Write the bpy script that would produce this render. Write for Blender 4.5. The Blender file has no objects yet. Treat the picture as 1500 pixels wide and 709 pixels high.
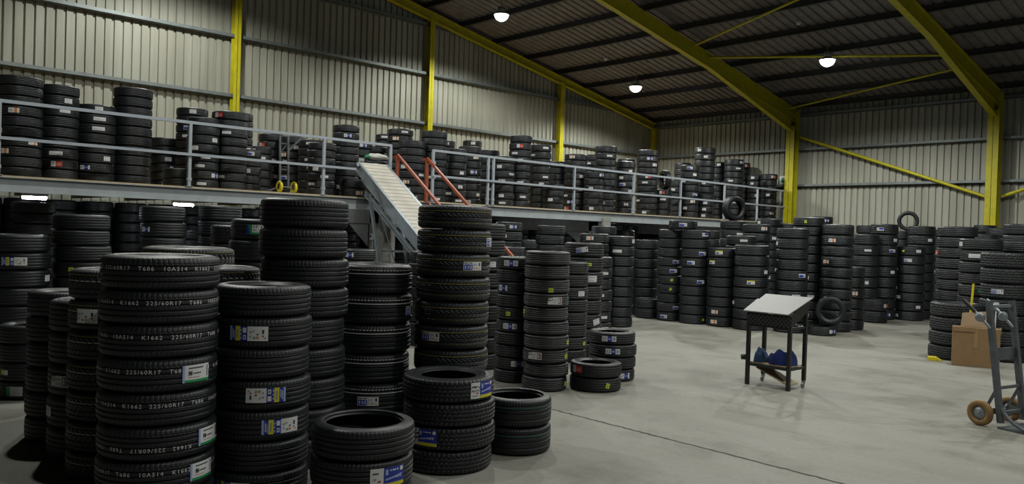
import bpy, bmesh, math, random
from mathutils import Vector, Matrix
random.seed(7)
PI = math.pi
scene = bpy.context.scene
COL = scene.collection

# ------------------------------------------------------------------ helpers
def link(o):
    COL.objects.link(o); return o

def new_obj(name, me, mats=(), parent=None, loc=(0, 0, 0), rot=(0, 0, 0), scale=(1, 1, 1)):
    for m in mats:
        if len(me.materials) < len(mats):
            me.materials.append(m)
    o = bpy.data.objects.new(name, me)
    o.location = loc; o.rotation_euler = rot; o.scale = scale
    if parent: o.parent = parent
    return link(o)

def empty(name, loc=(0, 0, 0), rot=(0, 0, 0), scale=(1, 1, 1)):
    o = bpy.data.objects.new(name, None)
    o.empty_display_size = .1
    o.location = loc; o.rotation_euler = rot; o.scale = scale
    return link(o)

def tag(o, label, cat, group=None, kind=None):
    o['label'] = label; o['category'] = cat
    if group: o['group'] = group
    if kind: o['kind'] = kind
    return o

def structure(o, label=None):
    o['kind'] = 'structure'
    if label: o['label'] = label
    return o

class MB:
    """collects shapes into one mesh; every shape may carry a material index"""
    def __init__(s):
        s.v = []; s.f = []; s.m = []; s.smooth = []
    def add(s, vs, fs, mat=0, smooth=False):
        b = len(s.v); s.v += [tuple(v) for v in vs]
        s.f += [tuple(i + b for i in f) for f in fs]
        s.m += [mat] * len(fs); s.smooth += [smooth] * len(fs)
    def box(s, lo, hi, mat=0, M=None):
        x0, y0, z0 = lo; x1, y1, z1 = hi
        vs = [Vector(p) for p in ((x0,y0,z0),(x1,y0,z0),(x1,y1,z0),(x0,y1,z0),(x0,y0,z1),(x1,y0,z1),(x1,y1,z1),(x0,y1,z1))]
        if M: vs = [M @ v for v in vs]
        s.add(vs, [(0,3,2,1),(4,5,6,7),(0,1,5,4),(1,2,6,5),(2,3,7,6),(3,0,4,7)], mat)
    def bar(s, a, b, w, h=None, mat=0, up=(0, 0, 1)):
        """rectangular bar from a to b, w wide (sideways), h high"""
        h = h or w
        a = Vector(a); b = Vector(b); d = (b - a).normalized(); u = Vector(up)
        if abs(d.dot(u)) > .99: u = Vector((1, 0, 0))
        r = d.cross(u).normalized(); u = r.cross(d)
        vs = []
        for p in (a, b):
            for (i, j) in ((-1,-1),(1,-1),(1,1),(-1,1)):
                vs.append(p + r * (i * w / 2) + u * (j * h / 2))
        s.add(vs, [(3,2,1,0),(4,5,6,7),(0,1,5,4),(1,2,6,5),(2,3,7,6),(3,0,4,7)], mat)
    def tube(s, pts, r, n=10, mat=0, caps=True):
        pts = [Vector(p) for p in pts]; rings = []
        prev = None
        for i, p in enumerate(pts):
            d = ((pts[min(i+1, len(pts)-1)] - pts[max(i-1, 0)])).normalized()
            u = prev if prev is not None else (Vector((0,0,1)) if abs(d.z) < .9 else Vector((1,0,0)))
            a = d.cross(u).normalized(); c = a.cross(d).normalized(); prev = c
            rings.append([p + (a * math.cos(2*PI*k/n) + c * math.sin(2*PI*k/n)) * (r[i] if isinstance(r, (list, tuple)) else r) for k in range(n)])
        vs = [v for ring in rings for v in ring]; fs = []
        for i in range(len(pts) - 1):
            for k in range(n):
                fs.append((i*n+k, i*n+(k+1)%n, (i+1)*n+(k+1)%n, (i+1)*n+k))
        s.add(vs, fs, mat, True)
        if caps:
            s.add(rings[0], [tuple(range(n))[::-1]], mat); s.add(rings[-1], [tuple(range(n))], mat)
    def lathe(s, prof, n=24, mat=0, M=None, closed=False, smooth=True):
        """prof: (r, z) list, turned about z"""
        vs = []
        for (r, z) in prof:
            for k in range(n):
                v = Vector((r*math.cos(2*PI*k/n), r*math.sin(2*PI*k/n), z)); vs.append(M @ v if M else v)
        m = len(prof); fs = []
        for i in range(m if closed else m - 1):
            j = (i + 1) % m
            for k in range(n):
                fs.append((i*n+k, i*n+(k+1)%n, j*n+(k+1)%n, j*n+k))
        s.add(vs, fs, mat, smooth)
    def prism(s, poly, a, b, mat=0):
        """poly: 3-D points of a planar outline, swept from offset a to offset b"""
        a = Vector(a); b = Vector(b); n = len(poly); P = [Vector(p) for p in poly]
        vs = [p + a for p in P] + [p + b for p in P]
        s.add(vs, [tuple(range(n))[::-1], tuple(range(n, 2*n))] + [(i, (i+1)%n, n+(i+1)%n, n+i) for i in range(n)], mat)
    def mesh(s, name, recalc=False):
        me = bpy.data.meshes.new(name)
        me.from_pydata(s.v, [], s.f)
        me.polygons.foreach_set('material_index', s.m)
        me.polygons.foreach_set('use_smooth', s.smooth)
        if recalc:
            bm = bmesh.new(); bm.from_mesh(me); bmesh.ops.recalc_face_normals(bm, faces=bm.faces); bm.to_mesh(me); bm.free()
        me.update()
        return me
    def build(s, name, mats, parent=None, recalc=True, bevel=0, **kw):
        if not isinstance(mats, (list, tuple)): mats = [mats]
        o = new_obj(name, s.mesh(name, recalc), mats, parent, **kw)
        if bevel:
            b = o.modifiers.new('bevel', 'BEVEL'); b.width = bevel; b.segments = 2; b.limit_method = 'ANGLE'
        return o

# ------------------------------------------------------------------ materials
def mat(name, col, rough=.6, metal=0, spec=.5, noise=None, bump=None, emit=None):
    """noise: (scale, amount, colour2); bump: (scale, strength)"""
    m = bpy.data.materials.new(name); m.use_nodes = True
    nt = m.node_tree; N = nt.nodes; L = nt.links; b = N['Principled BSDF']
    b.inputs['Base Color'].default_value = (*col, 1); b.inputs['Roughness'].default_value = rough
    b.inputs['Metallic'].default_value = metal; b.inputs['Specular IOR Level'].default_value = spec
    tc = N.new('ShaderNodeTexCoord')
    if noise:
        sc, amt, c2 = noise
        n = N.new('ShaderNodeTexNoise'); n.inputs['Scale'].default_value = sc; n.inputs['Detail'].default_value = 6
        n.inputs['Roughness'].default_value = .65
        r = N.new('ShaderNodeValToRGB'); r.color_ramp.elements[0].position = .5 - .5*(1-amt)*.6; r.color_ramp.elements[1].position = .5 + .25
        r.color_ramp.elements[0].color = (*c2, 1); r.color_ramp.elements[1].color = (*col, 1)
        L.new(tc.outputs['Object'], n.inputs['Vector']); L.new(n.outputs['Fac'], r.inputs['Fac']); L.new(r.outputs['Color'], b.inputs['Base Color'])
    if bump:
        n2 = N.new('ShaderNodeTexNoise'); n2.inputs['Scale'].default_value = bump[0]; n2.inputs['Detail'].default_value = 5
        bp = N.new('ShaderNodeBump'); bp.inputs['Strength'].default_value = bump[1]; bp.inputs['Distance'].default_value = .01
        L.new(tc.outputs['Object'], n2.inputs['Vector']); L.new(n2.outputs['Fac'], bp.inputs['Height']); L.new(bp.outputs['Normal'], b.inputs['Normal'])
    if emit:
        b.inputs['Emission Color'].default_value = (*emit[0], 1); b.inputs['Emission Strength'].default_value = emit[1]
    return m

RUB = mat('tyre_rubber', (.0125, .0162, .0195), .46, 0, .5, noise=(9, .5, (.0095, .0115, .0135)), bump=(60, .12))
SIDE = mat('sidewall_rubber', (.0115, .014, .016), .44, 0, .5, bump=(40, .08))
PALE = mat('tread_line_white', (.72, .72, .71), .7, noise=(40, .6, (.38, .38, .38)))
FAINT = mat('tread_line_pale', (.20, .21, .19), .7, noise=(30, .8, (.09, .09, .09)))
GOLD = mat('tread_line_gold', (.42, .35, .07), .7, noise=(30, .8, (.16, .13, .03)))
GREENL = mat('tread_line_green', (.03, .22, .15), .7, noise=(30, .8, (.02, .08, .06)))
CODE = mat('tread_code_paint', (.85, .86, .85), .7, noise=(45, .6, (.50, .50, .50)))
PAPER = mat('label_white', (.64, .64, .65), .55)
BLUE = mat('label_blue', (.016, .035, .30), .5)
YEL = mat('label_yellow', (.62, .56, .03), .5)
LIME = mat('label_lime', (.50, .62, .05), .55)
RED = mat('label_red', (.42, .025, .03), .5)
ORA = mat('label_orange', (.62, .22, .05), .55)
GRN = mat('label_green', (.02, .27, .09), .5)
INK = mat('label_ink', (.03, .03, .04), .6)
GREY = mat('label_grey', (.27, .28, .30), .6)
LBLUE = mat('label_pale_blue', (.30, .38, .62), .55)
LABELM = [PAPER, BLUE, YEL, LIME, RED, ORA, GRN, INK, GREY, LBLUE]
LI = dict(w=0, b=1, y=2, l=3, r=4, o=5, g=6, k=7, n=8, p=9)

STEEL = mat('galvanised_steel', (.36, .40, .43), .42, .55, noise=(6, .6, (.27, .30, .33)))
RAILM = mat('rail_grey_paint', (.43, .47, .53), .45, .1, noise=(8, .6, (.36, .40, .45)))
BEAMG = mat('beam_grey_paint', (.44, .48, .50), .5, .1, noise=(3, .6, (.33, .36, .38)))
YELLOW = mat('yellow_steel_paint', (.58, .53, .008), .5, 0, noise=(5, .6, (.44, .39, .010)))
REDP = mat('red_handrail_paint', (.42, .085, .03), .5, noise=(9, .6, (.26, .06, .03)))
PURLIN = mat('dark_purlin_steel', (.045, .045, .045), .6, noise=(6, .6, (.03, .03, .03)))
GIRT = mat('girt_steel', (.22, .25, .25), .5, .3, noise=(5, .6, (.16, .18, .18)))
CONC = mat('concrete_pale', (.36, .365, .34), .85, noise=(4, .7, (.25, .25, .225)), bump=(18, .25))
WOODP = mat('chipboard', (.42, .34, .22), .8, noise=(25, .7, (.28, .22, .14)))
BLACKM = mat('black_steel', (.018, .018, .018), .45, 0, .5)
CARD = mat('cardboard', (.29, .18, .088), .85, noise=(7, .6, (.24, .145, .07)))
CARD2 = mat('cardboard_pale', (.36, .26, .155), .85, noise=(7, .6, (.31, .215, .125)))
BOARD = mat('white_board_panel', (.31, .31, .31), .5, noise=(3, .5, (.28, .28, .28)))
PLY = mat('pale_plywood', (.56, .45, .29), .7, noise=(8, .6, (.43, .32, .18)))
CLOTH = mat('blue_cloth', (.018, .032, .19), .9, noise=(9, .6, (.010, .018, .11)), bump=(35, .4))
DCLOTH = mat('blue_grey_cloth', (.035, .07, .16), .9, bump=(35, .4))
TRUCKG = mat('truck_grey_paint', (.13, .15, .165), .5, .2, noise=(9, .6, (.09, .10, .11)))
TAN = mat('tan_wheel_rubber', (.33, .20, .07), .65, noise=(9, .6, (.22, .13, .05)))
CREAM = mat('conveyor_belt_cream', (.56, .53, .47), .7, noise=(4, .5, (.48, .45, .40)))
CONVG = mat('conveyor_frame_grey', (.38, .43, .46), .4, .3, noise=(5, .5, (.28, .32, .35)))
YPLAST = mat('yellow_plastic', (.68, .56, .02), .4)
BAGM = mat('white_plastic_bag', (.55, .56, .50), .5, bump=(14, .5))
GBAG = mat('green_plastic', (.03, .22, .12), .5)
LAMPM = mat('lamp_glow', (.9, .95, 1), .5, emit=((.86, .95, 1.0), 9))
TUBEM = mat('tube_glow', (.9, .95, 1), .5, emit=((.86, .93, 1.0), 80))
LAMPH = mat('lamp_housing', (.30, .31, .32), .4, .6)

def floor_material():
    m = mat('concrete_floor', (.42, .41, .375), .62, 0, .35)
    nt = m.node_tree; N = nt.nodes; L = nt.links; b = N['Principled BSDF']; tc = N['Texture Coordinate']
    def noise(sc, det, ro, vec=None):
        n = N.new('ShaderNodeTexNoise'); n.inputs['Scale'].default_value = sc; n.inputs['Detail'].default_value = det; n.inputs['Roughness'].default_value = ro
        L.new(vec or tc.outputs['Object'], n.inputs['Vector']); return n
    def ramp(f, p0, p1, c0, c1):
        r = N.new('ShaderNodeValToRGB'); r.color_ramp.elements[0].position = p0; r.color_ramp.elements[1].position = p1
        r.color_ramp.elements[0].color = (*c0, 1); r.color_ramp.elements[1].color = (*c1, 1); L.new(f, r.inputs['Fac']); return r
    def mix(a, bb, fac, mode='MULTIPLY'):
        x = N.new('ShaderNodeMixRGB'); x.blend_type = mode; x.inputs['Fac'].default_value = fac
        L.new(a, x.inputs['Color1']); L.new(bb, x.inputs['Color2']); return x
    n1 = noise(.45, 8, .62); r1 = ramp(n1.outputs['Fac'], .32, .62, (.235, .228, .20), (.31, .305, .275))
    n2 = noise(.9, 10, .74); r2 = ramp(n2.outputs['Fac'], .38, .50, (.62, .60, .56), (1, 1, 1))
    mp = N.new('ShaderNodeMapping'); mp.inputs['Scale'].default_value = (.5, 2.2, 1); mp.inputs['Rotation'].default_value = (0, 0, .5); L.new(tc.outputs['Object'], mp.inputs['Vector'])
    n3 = noise(1.1, 8, .7, mp.outputs['Vector']); r3 = ramp(n3.outputs['Fac'], .40, .60, (.86, .85, .83), (1, 1, 1))
    n4 = noise(22, 6, .7); r4 = ramp(n4.outputs['Fac'], .30, .60, (.84, .84, .83), (1, 1, 1))
    a = mix(r1.outputs['Color'], r2.outputs['Color'], .6); a = mix(a.outputs['Color'], r3.outputs['Color'], .7); a = mix(a.outputs['Color'], r4.outputs['Color'], .8)
    L.new(a.outputs['Color'], b.inputs['Base Color'])
    rr = ramp(n2.outputs['Fac'], .3, .7, (.5, .5, .5), (.72, .72, .72)); L.new(rr.outputs['Color'], b.inputs['Roughness'])
    bp = N.new('ShaderNodeBump'); bp.inputs['Strength'].default_value = .15; bp.inputs['Distance'].default_value = .01
    L.new(n4.outputs['Fac'], bp.inputs['Height']); L.new(bp.outputs['Normal'], b.inputs['Normal'])
    return m

def cladding_material(name, c1, c2, rough=.55):
    """sheet metal with vertical dirt streaks and soft patches"""
    m = mat(name, c1, rough, 0, .4)
    nt = m.node_tree; N = nt.nodes; L = nt.links; b = N['Principled BSDF']; tc = N['Texture Coordinate']
    mp = N.new('ShaderNodeMapping'); mp.inputs['Scale'].default_value = (2.2, 2.2, .16); L.new(tc.outputs['Object'], mp.inputs['Vector'])
    n = N.new('ShaderNodeTexNoise'); n.inputs['Scale'].default_value = 1.6; n.inputs['Detail'].default_value = 6; L.new(mp.outputs['Vector'], n.inputs['Vector'])
    r = N.new('ShaderNodeValToRGB'); r.color_ramp.elements[0].position = .34; r.color_ramp.elements[1].position = .60
    r.color_ramp.elements[0].color = (*c2, 1); r.color_ramp.elements[1].color = (*c1, 1)
    L.new(n.outputs['Fac'], r.inputs['Fac']); L.new(r.outputs['Color'], b.inputs['Base Color'])
    return m
FLOORM = floor_material()
WALLM = cladding_material('wall_cladding_cream', (.375, .375, .315), (.30, .295, .24))
ROOFM = cladding_material('roof_sheet', (.20, .18, .175), (.15, .135, .13), .6)
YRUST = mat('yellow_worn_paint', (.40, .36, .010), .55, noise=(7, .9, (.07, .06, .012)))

# ------------------------------------------------------------------ the hall
XW, XE, YN, YS = -20.1, 12.0, 26.1, -12.0        # gable wall, far side, eave wall, wall behind the camera
RY, = (6.0,)                                      # ridge
def sheet_z(y):
    return 6.68 + .188 * (25.5 - y) if y >= RY else 6.68 + .188 * (25.5 - RY) - .188 * (RY - y)
DECK = 2.51; MX = -14.0

fl = MB(); fl.box((XW - .2, YS - .2, -.2), (XE + .2, YN + .2, 0))
structure(fl.build('floor', FLOORM), 'pale stained concrete warehouse floor')
# saw-cut joints, filled dark
jm = mat('joint_filler', (.085, .075, .06), .9, noise=(20, .8, (.05, .045, .035)))
j = MB()
def wavy(p, q, w, amp, n=60):
    p = Vector(p); q = Vector(q); d = (q - p); nn = Vector((-d.y, d.x, 0)).normalized(); vs = []
    for i in range(n + 1):
        o = amp * (random.random() - .5); ww = w * (.7 + .6 * random.random()); c = p + d * (i / n) + nn * o
        vs += [c - nn * ww / 2 + Vector((0, 0, .0015)), c + nn * ww / 2 + Vector((0, 0, .0015))]
    j.add(vs, [(2*i, 2*i+2, 2*i+3, 2*i+1) for i in range(n)])
wavy((-13.8, 6.27, 0), (XE, 6.27, 0), .026, .02, 500)
wavy((-13.8, 12.3, 0), (XE, 12.3, 0), .005, .006, 300)
structure(j.build('trim_1', jm, recalc=False), 'dark filled joint lines in the concrete floor')

def corrugated(name, origin, along, up, length, height_fn, inward, material, pitch=.2, depth=.042):
    """trapezoid sheet; along/up/inward unit vectors; height_fn(s) -> (z0, z1)"""
    A = Vector(along); U = Vector(up); I = Vector(inward); O = Vector(origin); pts = []
    n = int(length / pitch)
    for k in range(n + 1):
        for (f, d) in ((0, 0), (.20, 0), (.27, 1), (.93, 1)):
            s = (k + f) * pitch
            if s <= length: pts.append((s, d * depth))
    vs = []
    for (s, d) in pts:
        z0, z1 = height_fn(s); b = O + A * s + I * d
        vs += [b + U * z0, b + U * z1]
    m = MB(); m.add(vs, [(2*i, 2*i+2, 2*i+3, 2*i+1) for i in range(len(pts) - 1)])
    return m.build(name, material, recalc=False)
w = corrugated('wall_gable', (XW, YS, 0), (0, 1, 0), (0, 0, 1), YN - YS, lambda s: (0, sheet_z(YS + s) + .05), (1, 0, 0), WALLM)
structure(w, 'cream corrugated sheet wall behind the upper deck')
w = corrugated('wall_eave', (XW, YN, 0), (1, 0, 0), (0, 0, 1), XE - XW, lambda s: (0, sheet_z(YN) + .05), (0, -1, 0), WALLM)
structure(w, 'cream corrugated sheet wall at the far end')
for nm, lo, hi in (('wall_east', (XE, YS, 0), (XE + .1, YN, 10.6)), ('wall_south', (XW, YS - .1, 0), (XE, YS, 3.6))):
    b = MB(); b.box(lo, hi); structure(b.build(nm, WALLM))
# roof sheet, ribs running down the slope
def roof(y0, y1, name):
    z0, z1 = sheet_z(y0), sheet_z(y1); d = Vector((0, y1 - y0, z1 - z0)); Ln = d.length; d.normalize()
    o = corrugated(name, (XW - .1, y0, z0), (1, 0, 0), d, XE - XW + .2, lambda s: (0, Ln), Vector((0, -d.z, d.y)) * -1, ROOFM, .26, .035)
    structure(o, 'dark corrugated roof sheet')
roof(RY, YN + .15, 'ceiling')
roof(RY, YS - .15, 'ceiling.001')
# purlins: cold-rolled channels across the bays
k = 0
ys = [24.6 - 1.442 * i + .0 for i in range(13)]
for y in [25.75] + ys + [5.0, 3.5, 2.0, .5, -1, -2.5, -4, -5.5, -7, -8.5, -10]:
    m = MB(); z = sheet_z(y) - .01
    m.box((XW, y - .012, z - .20), (XE, y + .012, z)); m.box((XW, y - .075, z - .20), (XE, y + .0, z - .185)); m.box((XW, y, z - .025), (XE, y + .075, z - .008))
    m.box((XW, y - .075, z - .20), (XW + .02, y, z - .14))
    structure(m.build('roof_beam', PURLIN))
# girts on the walls
def girt(p, q, inward, h=.075, d=.17):
    m = MB(); p = Vector(p); q = Vector(q); I = Vector(inward); U = Vector((0, 0, 1))
    m.prism([p, p + U * .016, p + I * d + U * .016, p + I * d], (0, 0, h/2), q - p + Vector((0, 0, h/2)))
    m.prism([p + I * d, p + I * (d - .014), p + I * (d - .014) + U * h, p + I * d + U * h], (0, 0, -h/2), q - p + Vector((0, 0, -h/2)))
    m.prism([p, p + U * .012, p + I * d + U * .012, p + I * d], (0, 0, -h/2), q - p + Vector((0, 0, -h/2)))
    structure(m.build('wall_beam', GIRT))
for z in (1.2, 3.65, 5.12, 6.63, 8.12, 9.5):
    yend = YN - .15
    while sheet_z(yend) < z + .35: yend -= .2
    ystart = YS
    while sheet_z(ystart) < z + .35: ystart += .2
    girt((XW + .035, ystart, z), (XW + .035, yend, z), (1, 0, 0))
for z in (1.3, 3.80, 5.03, 6.2):
    girt((XW, YN - .035, z), (XE, YN - .035, z), (0, -1, 0), .07, .17)
# yellow gable posts
for y in (2.8, 8.66, 14.75, 20.5, 25.85):
    m = MB(); x = XW + .15; zt = sheet_z(y) - .40
    m.box((x, y - .085, 0), (x + .012, y + .085, zt)); m.box((x + .188, y - .085, 0), (x + .20, y + .085, zt)); m.box((x, y - .006, 0), (x + .2, y + .006, zt))
    m.box((x - .05, y - .12, 0), (x + .25, y + .12, .02))
    structure(m.build('steel_column', YELLOW), 'yellow steel post on the corrugated gable wall')
# yellow rafter along the gable
def ibeam(m, a, b, depth, bf, t=.016, mat=0):
    """I section from a to b (top-centre line), depth measured downwards, flanges bf wide along x"""
    a = Vector(a); b = Vector(b)
    d = (b - a).normalized(); n = Vector((0, -d.z, d.y))
    if n.z > 0: n = -n
    X = Vector((1, 0, 0))
    for (o0, o1, wd) in ((0, t, bf), (depth - t, depth, bf), (t, depth - t, .011)):
        vs = [p + n * o + X * (s * wd / 2) for p in (a, b) for (o, s) in ((o0, -1), (o0, 1), (o1, 1), (o1, -1))]
        m.add(vs, [(0,1,2,3),(7,6,5,4),(0,4,5,1),(1,5,6,2),(2,6,7,3),(3,7,4,0)], mat)
def under(y, off): return Vector((0, y, sheet_z(y) - off))
m = MB()
x = Vector((XW + .26, 0, 0))
ibeam(m, x + under(25.9, .215), x + under(RY, .215), .25, .16); ibeam(m, x + under(RY, .215), x + under(YS, .215), .25, .16)
structure(m.build('roof_beam', YELLOW), 'yellow sloping rafter along the gable wall top')
# portal frames
for px in (-13.85, -7.65, -1.45, 4.75):
    m = MB(); y1 = YN - .20; y0 = y1 - .34
    zt = sheet_z(y1) - .5
    m.box((px - .15, y0, 0), (px + .15, y0 + .018, zt - .3), 0); m.box((px - .15, y1 - .018, 0), (px + .15, y1, zt + .25), 0)
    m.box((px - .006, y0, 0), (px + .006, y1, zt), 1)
    m.box((px - .2, y0 - .05, 0), (px + .2, y1 + .03, .02), 0)
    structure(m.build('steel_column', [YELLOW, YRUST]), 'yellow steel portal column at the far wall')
    m = MB(); X = Vector((px, 0, 0))
    ibeam(m, X + under(y1, .215), X + under(RY, .215), .42, .17); ibeam(m, X + under(RY, .215), X + under(YS, .215), .42, .17)
    # haunch: tapered web and lower flange
    ya, yb = y0, 20.6
    za = sheet_z(ya) - 1.02; zb = sheet_z(yb) - .63
    m.prism([(px - .006, ya, sheet_z(ya) - .6), (px - .006, ya, za), (px - .006, yb, zb)], (0, 0, 0), (.012, 0, 0))
    m.bar((px, ya, za), (px, yb, zb), .17, .016)
    structure(m.build('roof_beam', YELLOW), 'yellow portal rafter with haunch')
# bracing tubes
def brace(a, b, r, mt=YELLOW):
    m = MB(); m.tube([a, b], r, 10)
    structure(m.build('brace_beam', mt), 'yellow bracing tube')
brace((-13.62, 25.84, 5.45), (-7.85, 25.84, 3.36), .05); brace((-7.45, 25.84, 3.36), (-1.6, 25.84, 5.45), .05)
brace((-13.75, 20.5, 7.27), (-7.75, 22.6, 6.87), .035); brace((-13.75, 25.2, 6.35), (-7.75, 23.5, 6.72), .03); brace((-13.75, 19.6, 7.44), (-7.75, 17.4, 7.85), .03)

# ------------------------------------------------------------------ upper deck
m = MB()
m.box((XW + .3, -2.0, DECK - .022), (MX, 26.0 - .6, DECK), 0)
structure(m.build('deck_slab', PLY), 'chipboard floor of the upper deck')
m = MB()
# edge channel: web, lips and a thin board edge above
m.box((MX - .02, -2.0, DECK - .25), (MX - .008, 25.4, DECK - .024)); m.box((MX - .02, -2.0, DECK - .25), (MX + .06, 25.4, DECK - .236)); m.box((MX - .02, -2.0, DECK - .036), (MX + .05, 25.4, DECK - .024))
structure(m.build('deck_beam', BEAMG), 'grey steel edge channel of the upper deck')
y = -1.6
while y < 25.2:
    m = MB(); m.box((XW + .3, y - .03, DECK - .17), (MX - .03, y + .03, DECK - .024)); structure(m.build('deck_beam', WOODP)); y += 1.1
for y in (2.35, 9.42, 16.25, 23.1):
    m = MB(); m.box((MX - .42, y - .15, 0), (MX + .10, y + .15, DECK - .255)); m.box((MX + .062, y - .15, DECK - .255), (MX + .10, y + .15, DECK - .13))
    m.prism([(MX - .52, y - .12, 1.5), (MX - .52, y - .12, 1.98), (MX - 1.3, y - .12, 1.98)], (0, 0, 0), (0, .24, 0))
    structure(m.build('concrete_column', CONC, bevel=.01), 'pale concrete column under the upper deck edge')
    m = MB(); m.box((XW + .3, y - .15, 1.985), (MX - .07, y + .15, DECK - .175)); structure(m.build('concrete_beam', CONC, bevel=.01))

# ------------------------------------------------------------------ tyres
import numpy as np
CAM = Vector((0, 0, 1.9))
# outline of the outer surface, r as a share of the overall diameter, z as a share of the width (0 in the middle)
CROWN = [(0, .5), (.20, .499), (.33, .4962), (.395, .4905), (.435, .480), (.462, .462)]
def crown_r(z):
    return np.interp(np.abs(z), [c[0] for c in CROWN], [c[1] for c in CROWN])
def side_profile(bead):
    """closed outline from the upper tread edge over the sidewall, bead and inner liner to the lower tread edge"""
    up = [(.462, .462), (.445, .482), (.42, .497), (.39, .498)]
    span = .39 - bead
    up += [(.39 - span*.35, .478), (.39 - span*.36, .472), (.39 - span*.7, .43), (bead + .010, .40), (bead, .39), (bead - .004, .36), (bead + .004, .335), (bead + .03, .345), (.40, .40), (.43, .40), (.452, .36), (.466, .25), (.470, .0)]
    return up + [(r, -z) for (r, z) in up[-2::-1]]

def tri(x): return np.abs((x % 1) * 2 - 1) * 2 - 1
def fr(x): return x % 1
def g(z, z0, hw): return np.clip((hw * 1.35 - np.abs(z - z0)) / (hw * .5), 0, 1)
def depth_fn(ty, t, z):
    """tread depth (share of diameter); t in turns, z in widths"""
    D = .0125; d = np.zeros_like(z * t); az = np.abs(z)
    def mx(v):
        np.maximum(d, v, out=d)
    if ty in ('T1', 'T2', 'T2b', 'T2c', 'T1w', 'T7'):
        gs = {'T1': (-.24, -.085, .075, .215), 'T2': (-.25, -.1, .06, .145, .25), 'T2b': (-.27, -.14, 0, .14, .27), 'T2c': (-.25, -.08, .08, .22), 'T1w': (-.22, 0, .15, .27), 'T7': (-.26, -.09, .09, .26)}[ty]
        for z0 in gs: mx(D * g(z, z0, .018))
        lim = max(abs(v) for v in gs) + .02
        mx(.0075 * ((fr(t * 74 + z * np.sign(z) * .6) < .17) & (az > lim) & (az < .44)))
        mx(.0035 * ((fr(t * 74 + z * 5) < .12) & (az < lim)))
    elif ty == 'T3':
        for z0 in (-.17, .0, .19): mx(D * g(z, z0, .016))
        mx(.009 * ((fr(t * 46 + np.sqrt(az + .01) * 4.2) < .20) & (z < .17)))
        mx(.006 * ((fr(t * 60 - z * 2.2) < .2) & (z > .21)))
    elif ty == 'T4':
        for z0 in (-.25, -.085, .085, .25):
            mx(.011 * g(z + .022 * tri(t * 58 + (.5 if z0 > 0 else 0)), z0, .020))
        mx(.009 * ((fr(t * 58 + .25) < .28) & (az > .29)))
        mx(.004 * ((fr(t * 116 + z * 6) < .2) & (az < .29)))
    elif ty == 'T5':
        mx(.012 * g(z, .30, .012)); mx(.012 * g(z, .10, .012)); mx(.012 * g(z, -.12, .018)); mx(.012 * g(z, -.29, .014))
        mx(.012 * ((fr(t * 44 + z * 3.6) < .30) & (z > .10) & (z < .31)))
        mx(.010 * ((fr(t * 44 - z * 3.0) < .24) & (z < .08) & (z > -.3)))
        mx(.009 * ((fr(t * 88) < .25) & (az > .31)))
    elif ty == 'T6':
        for z0 in (-.25, -.085, .085, .25): mx(.013 * g(z + .008 * tri(t * 50), z0, .016))
        rib = np.floor((z + .5) * 6)
        mx(.013 * ((fr(t * 50 + .5 * (rib % 2) + z * 1.2) < .24) & (az < .45)))
        mx(.003 * (fr(t * 200 + z * 4) < .25))
    return d
LINES = {'T2': [(.325, .013, 1, 70), (.20, .014, 1, 0)], 'T2b': [(.20, .012, 5, 0), (.07, .012, 5, 0), (-.07, .012, 5, 0), (-.20, .022, 5, 0)], 'T2c': [(.30, .018, 5, 0)],
         'T3': [(.245, .012, 2, 0), (-.235, .009, 2, 90)], 'T5': [(.325, .020, 2, 0), (.125, .018, 1, 44)], 'T1w': [(.205, .016, 3, 0)]}

def grid_mesh(name, R, Z, nseg, mats, matfn=None, closed=False):
    """surface of revolution with per-vertex radius: R, Z arrays (rows, nseg)"""
    rows = R.shape[0]; th = np.arange(nseg) * 2 * PI / nseg
    co = np.stack([R * np.cos(th), R * np.sin(th), Z + .5], -1).reshape(-1, 3)
    i, k = np.meshgrid(np.arange(rows - 1), np.arange(nseg), indexing='ij'); k2 = (k + 1) % nseg
    fa = np.stack([i*nseg + k, i*nseg + k2, (i+1)*nseg + k2, (i+1)*nseg + k], -1).reshape(-1, 4)
    return co, fa

def to_mesh(name, co, fa, mi, mats, smooth=True):
    me = bpy.data.meshes.new(name); nf = len(fa)
    me.vertices.add(len(co)); me.vertices.foreach_set('co', co.astype(np.float32).ravel())
    me.loops.add(nf * 4); me.loops.foreach_set('vertex_index', fa.astype(np.int32).ravel())
    me.polygons.add(nf); me.polygons.foreach_set('loop_start', np.arange(0, nf * 4, 4, dtype=np.int32)); me.polygons.foreach_set('loop_total', np.full(nf, 4, np.int32))
    for m in mats: me.materials.append(m)
    me.polygons.foreach_set('material_index', mi.astype(np.int32)); me.polygons.foreach_set('use_smooth', np.full(nf, smooth))
    me.update(calc_edges=True)
    return me

def tread_arrays(ty, nseg, rows):
    z = np.linspace(-.462, .462, rows)[:, None]; t = (np.arange(nseg) / nseg)[None, :]
    R = crown_r(z) - depth_fn(ty, t, z); Z = np.broadcast_to(z, R.shape)
    co, fa = grid_mesh('', R, Z, nseg, None)
    zc = (z[:-1] + z[1:]) / 2; tc = t + .5 / nseg
    mi = np.zeros((rows - 1, nseg), int)
    for (z0, hw, slot, dash) in LINES.get(ty, ()):
        hw = max(hw, .5 * .9 / rows * 1.02)
        sel = (np.abs(zc - z0) < hw) & ((fr(tc * dash) < .7) if dash else (tc > -1))
        mi[sel] = slot
    return co, fa, mi.ravel()
def side_arrays(bead, nseg):
    P = side_profile(bead); r = np.array([p[0] for p in P])[:, None]; z = np.array([p[1] for p in P])[:, None]
    co, fa = grid_mesh('', r + np.zeros((1, nseg)), z + np.zeros((1, nseg)), nseg, None)
    return co, fa, np.zeros(len(fa), int)
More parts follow.
